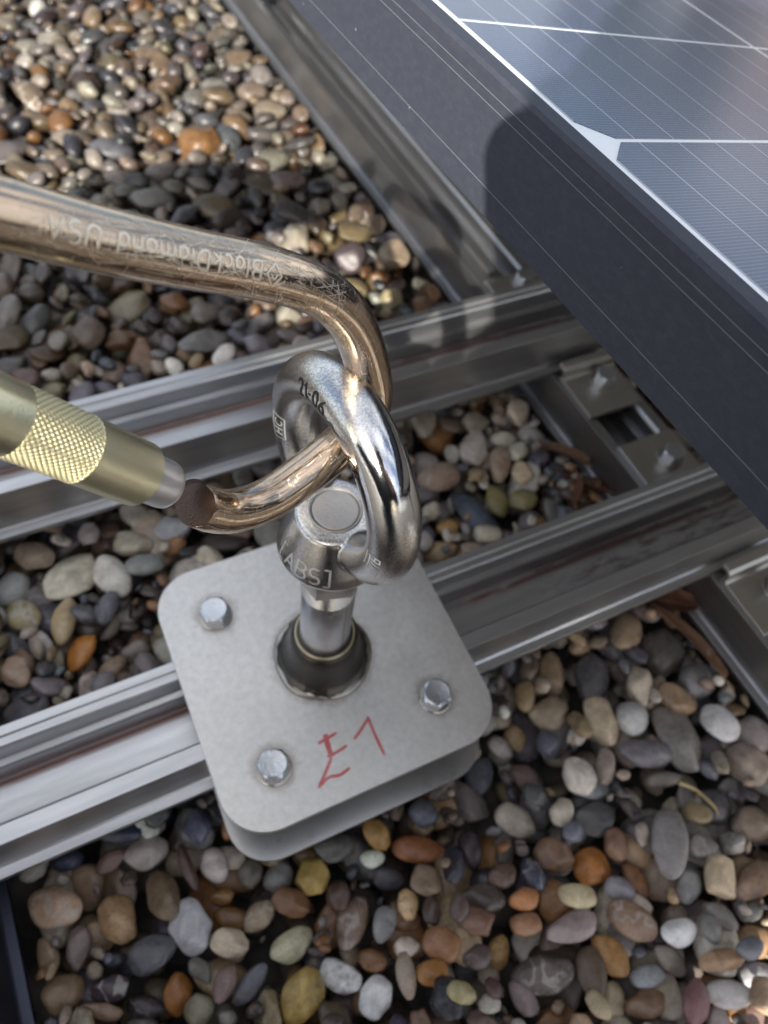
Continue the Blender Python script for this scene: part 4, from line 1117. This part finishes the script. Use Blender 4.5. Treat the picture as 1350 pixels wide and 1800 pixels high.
def face_bit(name, c_, rx, ry, rz, mat):
    vv_ = [(hd_ + c_) * 1000 + (d_[0] * rx * gr_ + d_[1] * ry * gz_ + d_[2] * rz * gu_) for d_ in ICO2]
    mesh_obj(name, vv_, FACE2, mat, person, True)
for sd_ in (-1, 1):
    face_bit('eye', gr_ * sd_ * .031 + gz_ * .083 + gu_ * .012, 12, 8, 7, M_SHOE)
    face_bit('eyebrow', gr_ * sd_ * .031 + gz_ * .080 + gu_ * .028, 17, 6, 4, M_HAIR)
face_bit('mouth', gz_ * .078 - gu_ * .052, 22, 7, 5, simple('lip', (.38, .16, .13), .5))
jk = [q(-.40, -.655, .05, .15, .13), q(-.36, -.58, .19, .158, .122), q(-.285, -.47, .345, .172, .122), q(-.22, -.42, .42, .085), q(-.440, -.322, .325, .105), q(-.455, -.015, .332, .078), q(-.25, -.012, .329, .044), q(-.075, -.565, .365, .105), q(.03, -.46, .26, .063), q(-.015, -.29, .305, .044)]
skin_body('jacket', jk, [(0, 1), (1, 2), (2, 3), (2, 4), (4, 5), (5, 6), (2, 7), (7, 8), (8, 9)], M_JACKET, person)
tr = [q(-.40, -.67, .02, .15, .13), q(-.50, -.60, .02, .112), q(-.50, -.44, -.002, .082), q(-.53, -.69, -.03, .056), q(-.29, -.72, .02, .112), q(-.18, -.60, -.002, .082), q(-.28, -.85, -.03, .056)]
skin_body('trousers', tr, [(0, 1), (1, 2), (2, 3), (0, 4), (4, 5), (5, 6)], M_TROUSER, person)
skin_body('hair', [q(-.137, -.385, .585, .092, .098), q(-.124, -.366, .625, .086, .09), q(-.111, -.346, .648, .06)], [(0, 1), (1, 2)], M_HAIR, person)
for sx_, sy_ in ((-.54, -.80), (-.32, -.95)):
    skin_body('shoe', [q(sx_ + .01, sy_ + .06, -.04, .040, .036), q(sx_, sy_, -.045, .046, .034), q(sx_ - .02, sy_ - .09, -.05, .040, .026)], [(0, 1), (1, 2)], M_SHOE, person)
# the phone in the raised hand, just behind the lens
ph = CAM + RM[1] * 56 + RM[0] * 29 - RM[2] * 11
pl_ = [(p * .48, q_) for p, q_ in plate_poly(76, 17)]
pl_ = [(math.copysign(min(abs(p), 36), p), q_) for p, q_ in plate_poly(76, 14) if True]
pl_ = [(p - math.copysign(40, p), q_) for p, q_ in plate_poly(76, 14)]
v, f = extrude_profile(pl_, -4, 4, RM[0], RM[1], RM[2])
phone = mesh_obj('phone', [ph + np.asarray(x) for x in v], f, simple('phone_case', (.02, .02, .022), .35)); fix_normals(phone); bevel(phone, 2.0, 3)
tag(phone, 'dark phone held up by the kneeling photographer', 'phone')

# ------------------------------------------------------------------ beyond the roof: what the module glass mirrors
M_BARK = cloth('bark', (.09, .07, .05), .9)
def foliage_mat(name, c1, c2):
    t = NT(name); g = t.add('ShaderNodeNewGeometry'); n = t.noise(g.outputs['Position'], 2.5, 3)
    return t.set(base=t.mixc(t.ramp(n, [(.3, 0), (.7, 1)]), c1, c2), rough=.6, spec=.3)
M_FOL = [foliage_mat('foliage_olive', (.05, .06, .02), (.11, .11, .045)), foliage_mat('foliage_autumn', (.10, .06, .03), (.17, .10, .05))]
def tree(az, dist, h, mat, label, seed):
    r = np.random.default_rng(seed); a = math.radians(az); bx, by = dist * math.sin(a) * 1000, dist * math.cos(a) * 1000; z0 = GZ - 40
    e = empty('tree', (bx, by, z0)); tag(e, label, 'tree', 'trees beyond the roof')
    V = []; Fq = []
    def limb(p, q_, r0, r1):
        b0 = len(V); v, f, _ = tube(catmull([p, (np.asarray(p) + q_) / 2 + r.normal(0, 60, 3), q_], 4), np.linspace(r0, r1, 9), 7, np.array([.3, 1, .2])); V.extend(v); Fq.extend([tuple(i + b0 for i in x) for x in f])
    top = np.array([bx, by, z0 + h * 620.]); limb(np.array([bx, by, z0]), top, 120, 45)
    cen = []
    for k in range(11):
        an = k * 2.4; q_ = np.array([bx + math.cos(an) * h * 300 * r.uniform(.5, 1), by + math.sin(an) * h * 300 * r.uniform(.5, 1), z0 + h * r.uniform(450, 930)]); cen.append(q_)
        limb(np.array([bx, by, z0 + h * r.uniform(250, 600)]), q_, 50, 12)
    mesh_obj('trunk', V, Fq, M_BARK, e, True)
    V = []; Fq = []
    for c_ in cen:
        for _ in range(260):
            p = c_ + r.normal(0, h * 95, 3); u_ = r.normal(size=3); u_ /= np.linalg.norm(u_); w_ = np.cross(u_, r.normal(size=3)); w_ /= np.linalg.norm(w_)
            b0 = len(V); V += [p - u_ * 90, p + w_ * 45, p + u_ * 90, p - w_ * 45]; Fq.append((b0, b0 + 1, b0 + 2, b0 + 3))
    mesh_obj('crown', V, Fq, mat, e)
tree(46, 13, 2.0, M_FOL[0], 'olive green tree beyond the roof, left of the other two', 1)
tree(50.5, 14.5, 2.4, M_FOL[0], 'olive green tree beyond the roof in the middle of three', 2)
tree(66, 13, 1.9, M_FOL[1], 'brownish autumn tree beyond the roof, beside the house', 3)
M_BRICK = cloth('brick_wall', (.26, .17, .13), .85); M_ROOF = cloth('roof_tiles', (.17, .085, .06), .8); M_PANE = simple('house_pane', (.03, .04, .05), .1); M_WFRAME = simple('house_window_frame', (.7, .7, .68), .5)
hc = np.array([math.sin(math.radians(58)) * 17000, math.cos(math.radians(58)) * 17000, GZ - 40])
hu = np.array([math.cos(math.radians(58)), -math.sin(math.radians(58)), 0]); hv = np.array([math.sin(math.radians(58)), math.cos(math.radians(58)), 0]); hz = np.array([0, 0, 1.])
house = empty('house', hc); tag(house, 'brick house with tiled roof beyond the trees', 'house')
hp = lambda a_, b_, z_: hc + a_ * hu + b_ * hv + z_ * hz
BOXF = [(3, 2, 1, 0), (4, 5, 6, 7), (0, 1, 5, 4), (1, 2, 6, 5), (2, 3, 7, 6), (3, 0, 4, 7)]
mesh_obj('wall', [hp(a_, b_, z_) for z_ in (0, 1300) for a_, b_ in ((-2600, 0), (2600, 0), (2600, 4000), (-2600, 4000))], BOXF, M_BRICK, house)
o = mesh_obj('roof', [hp(-2900, -300, 1301), hp(2900, -300, 1301), hp(2900, 2000, 2300), hp(-2900, 2000, 2300), hp(-2900, 4300, 1301), hp(2900, 4300, 1301)], [(0, 1, 2, 3), (3, 2, 5, 4), (0, 3, 4), (1, 5, 2), (0, 4, 5, 1)], M_ROOF, house); fix_normals(o)
for wx in (-1500, 0, 1500):
    wf = mesh_obj('window', [hp(wx + a_, b_, z_) for z_ in (450, 1050) for a_, b_ in ((-450, -30), (450, -30), (450, 20), (-450, 20))], BOXF, M_WFRAME, house)
    mesh_obj('pane', [hp(wx + a_, b_, z_) for z_ in (510, 990) for a_, b_ in ((-380, -45), (380, -45), (380, -20), (-380, -20))], BOXF, M_PANE, wf)
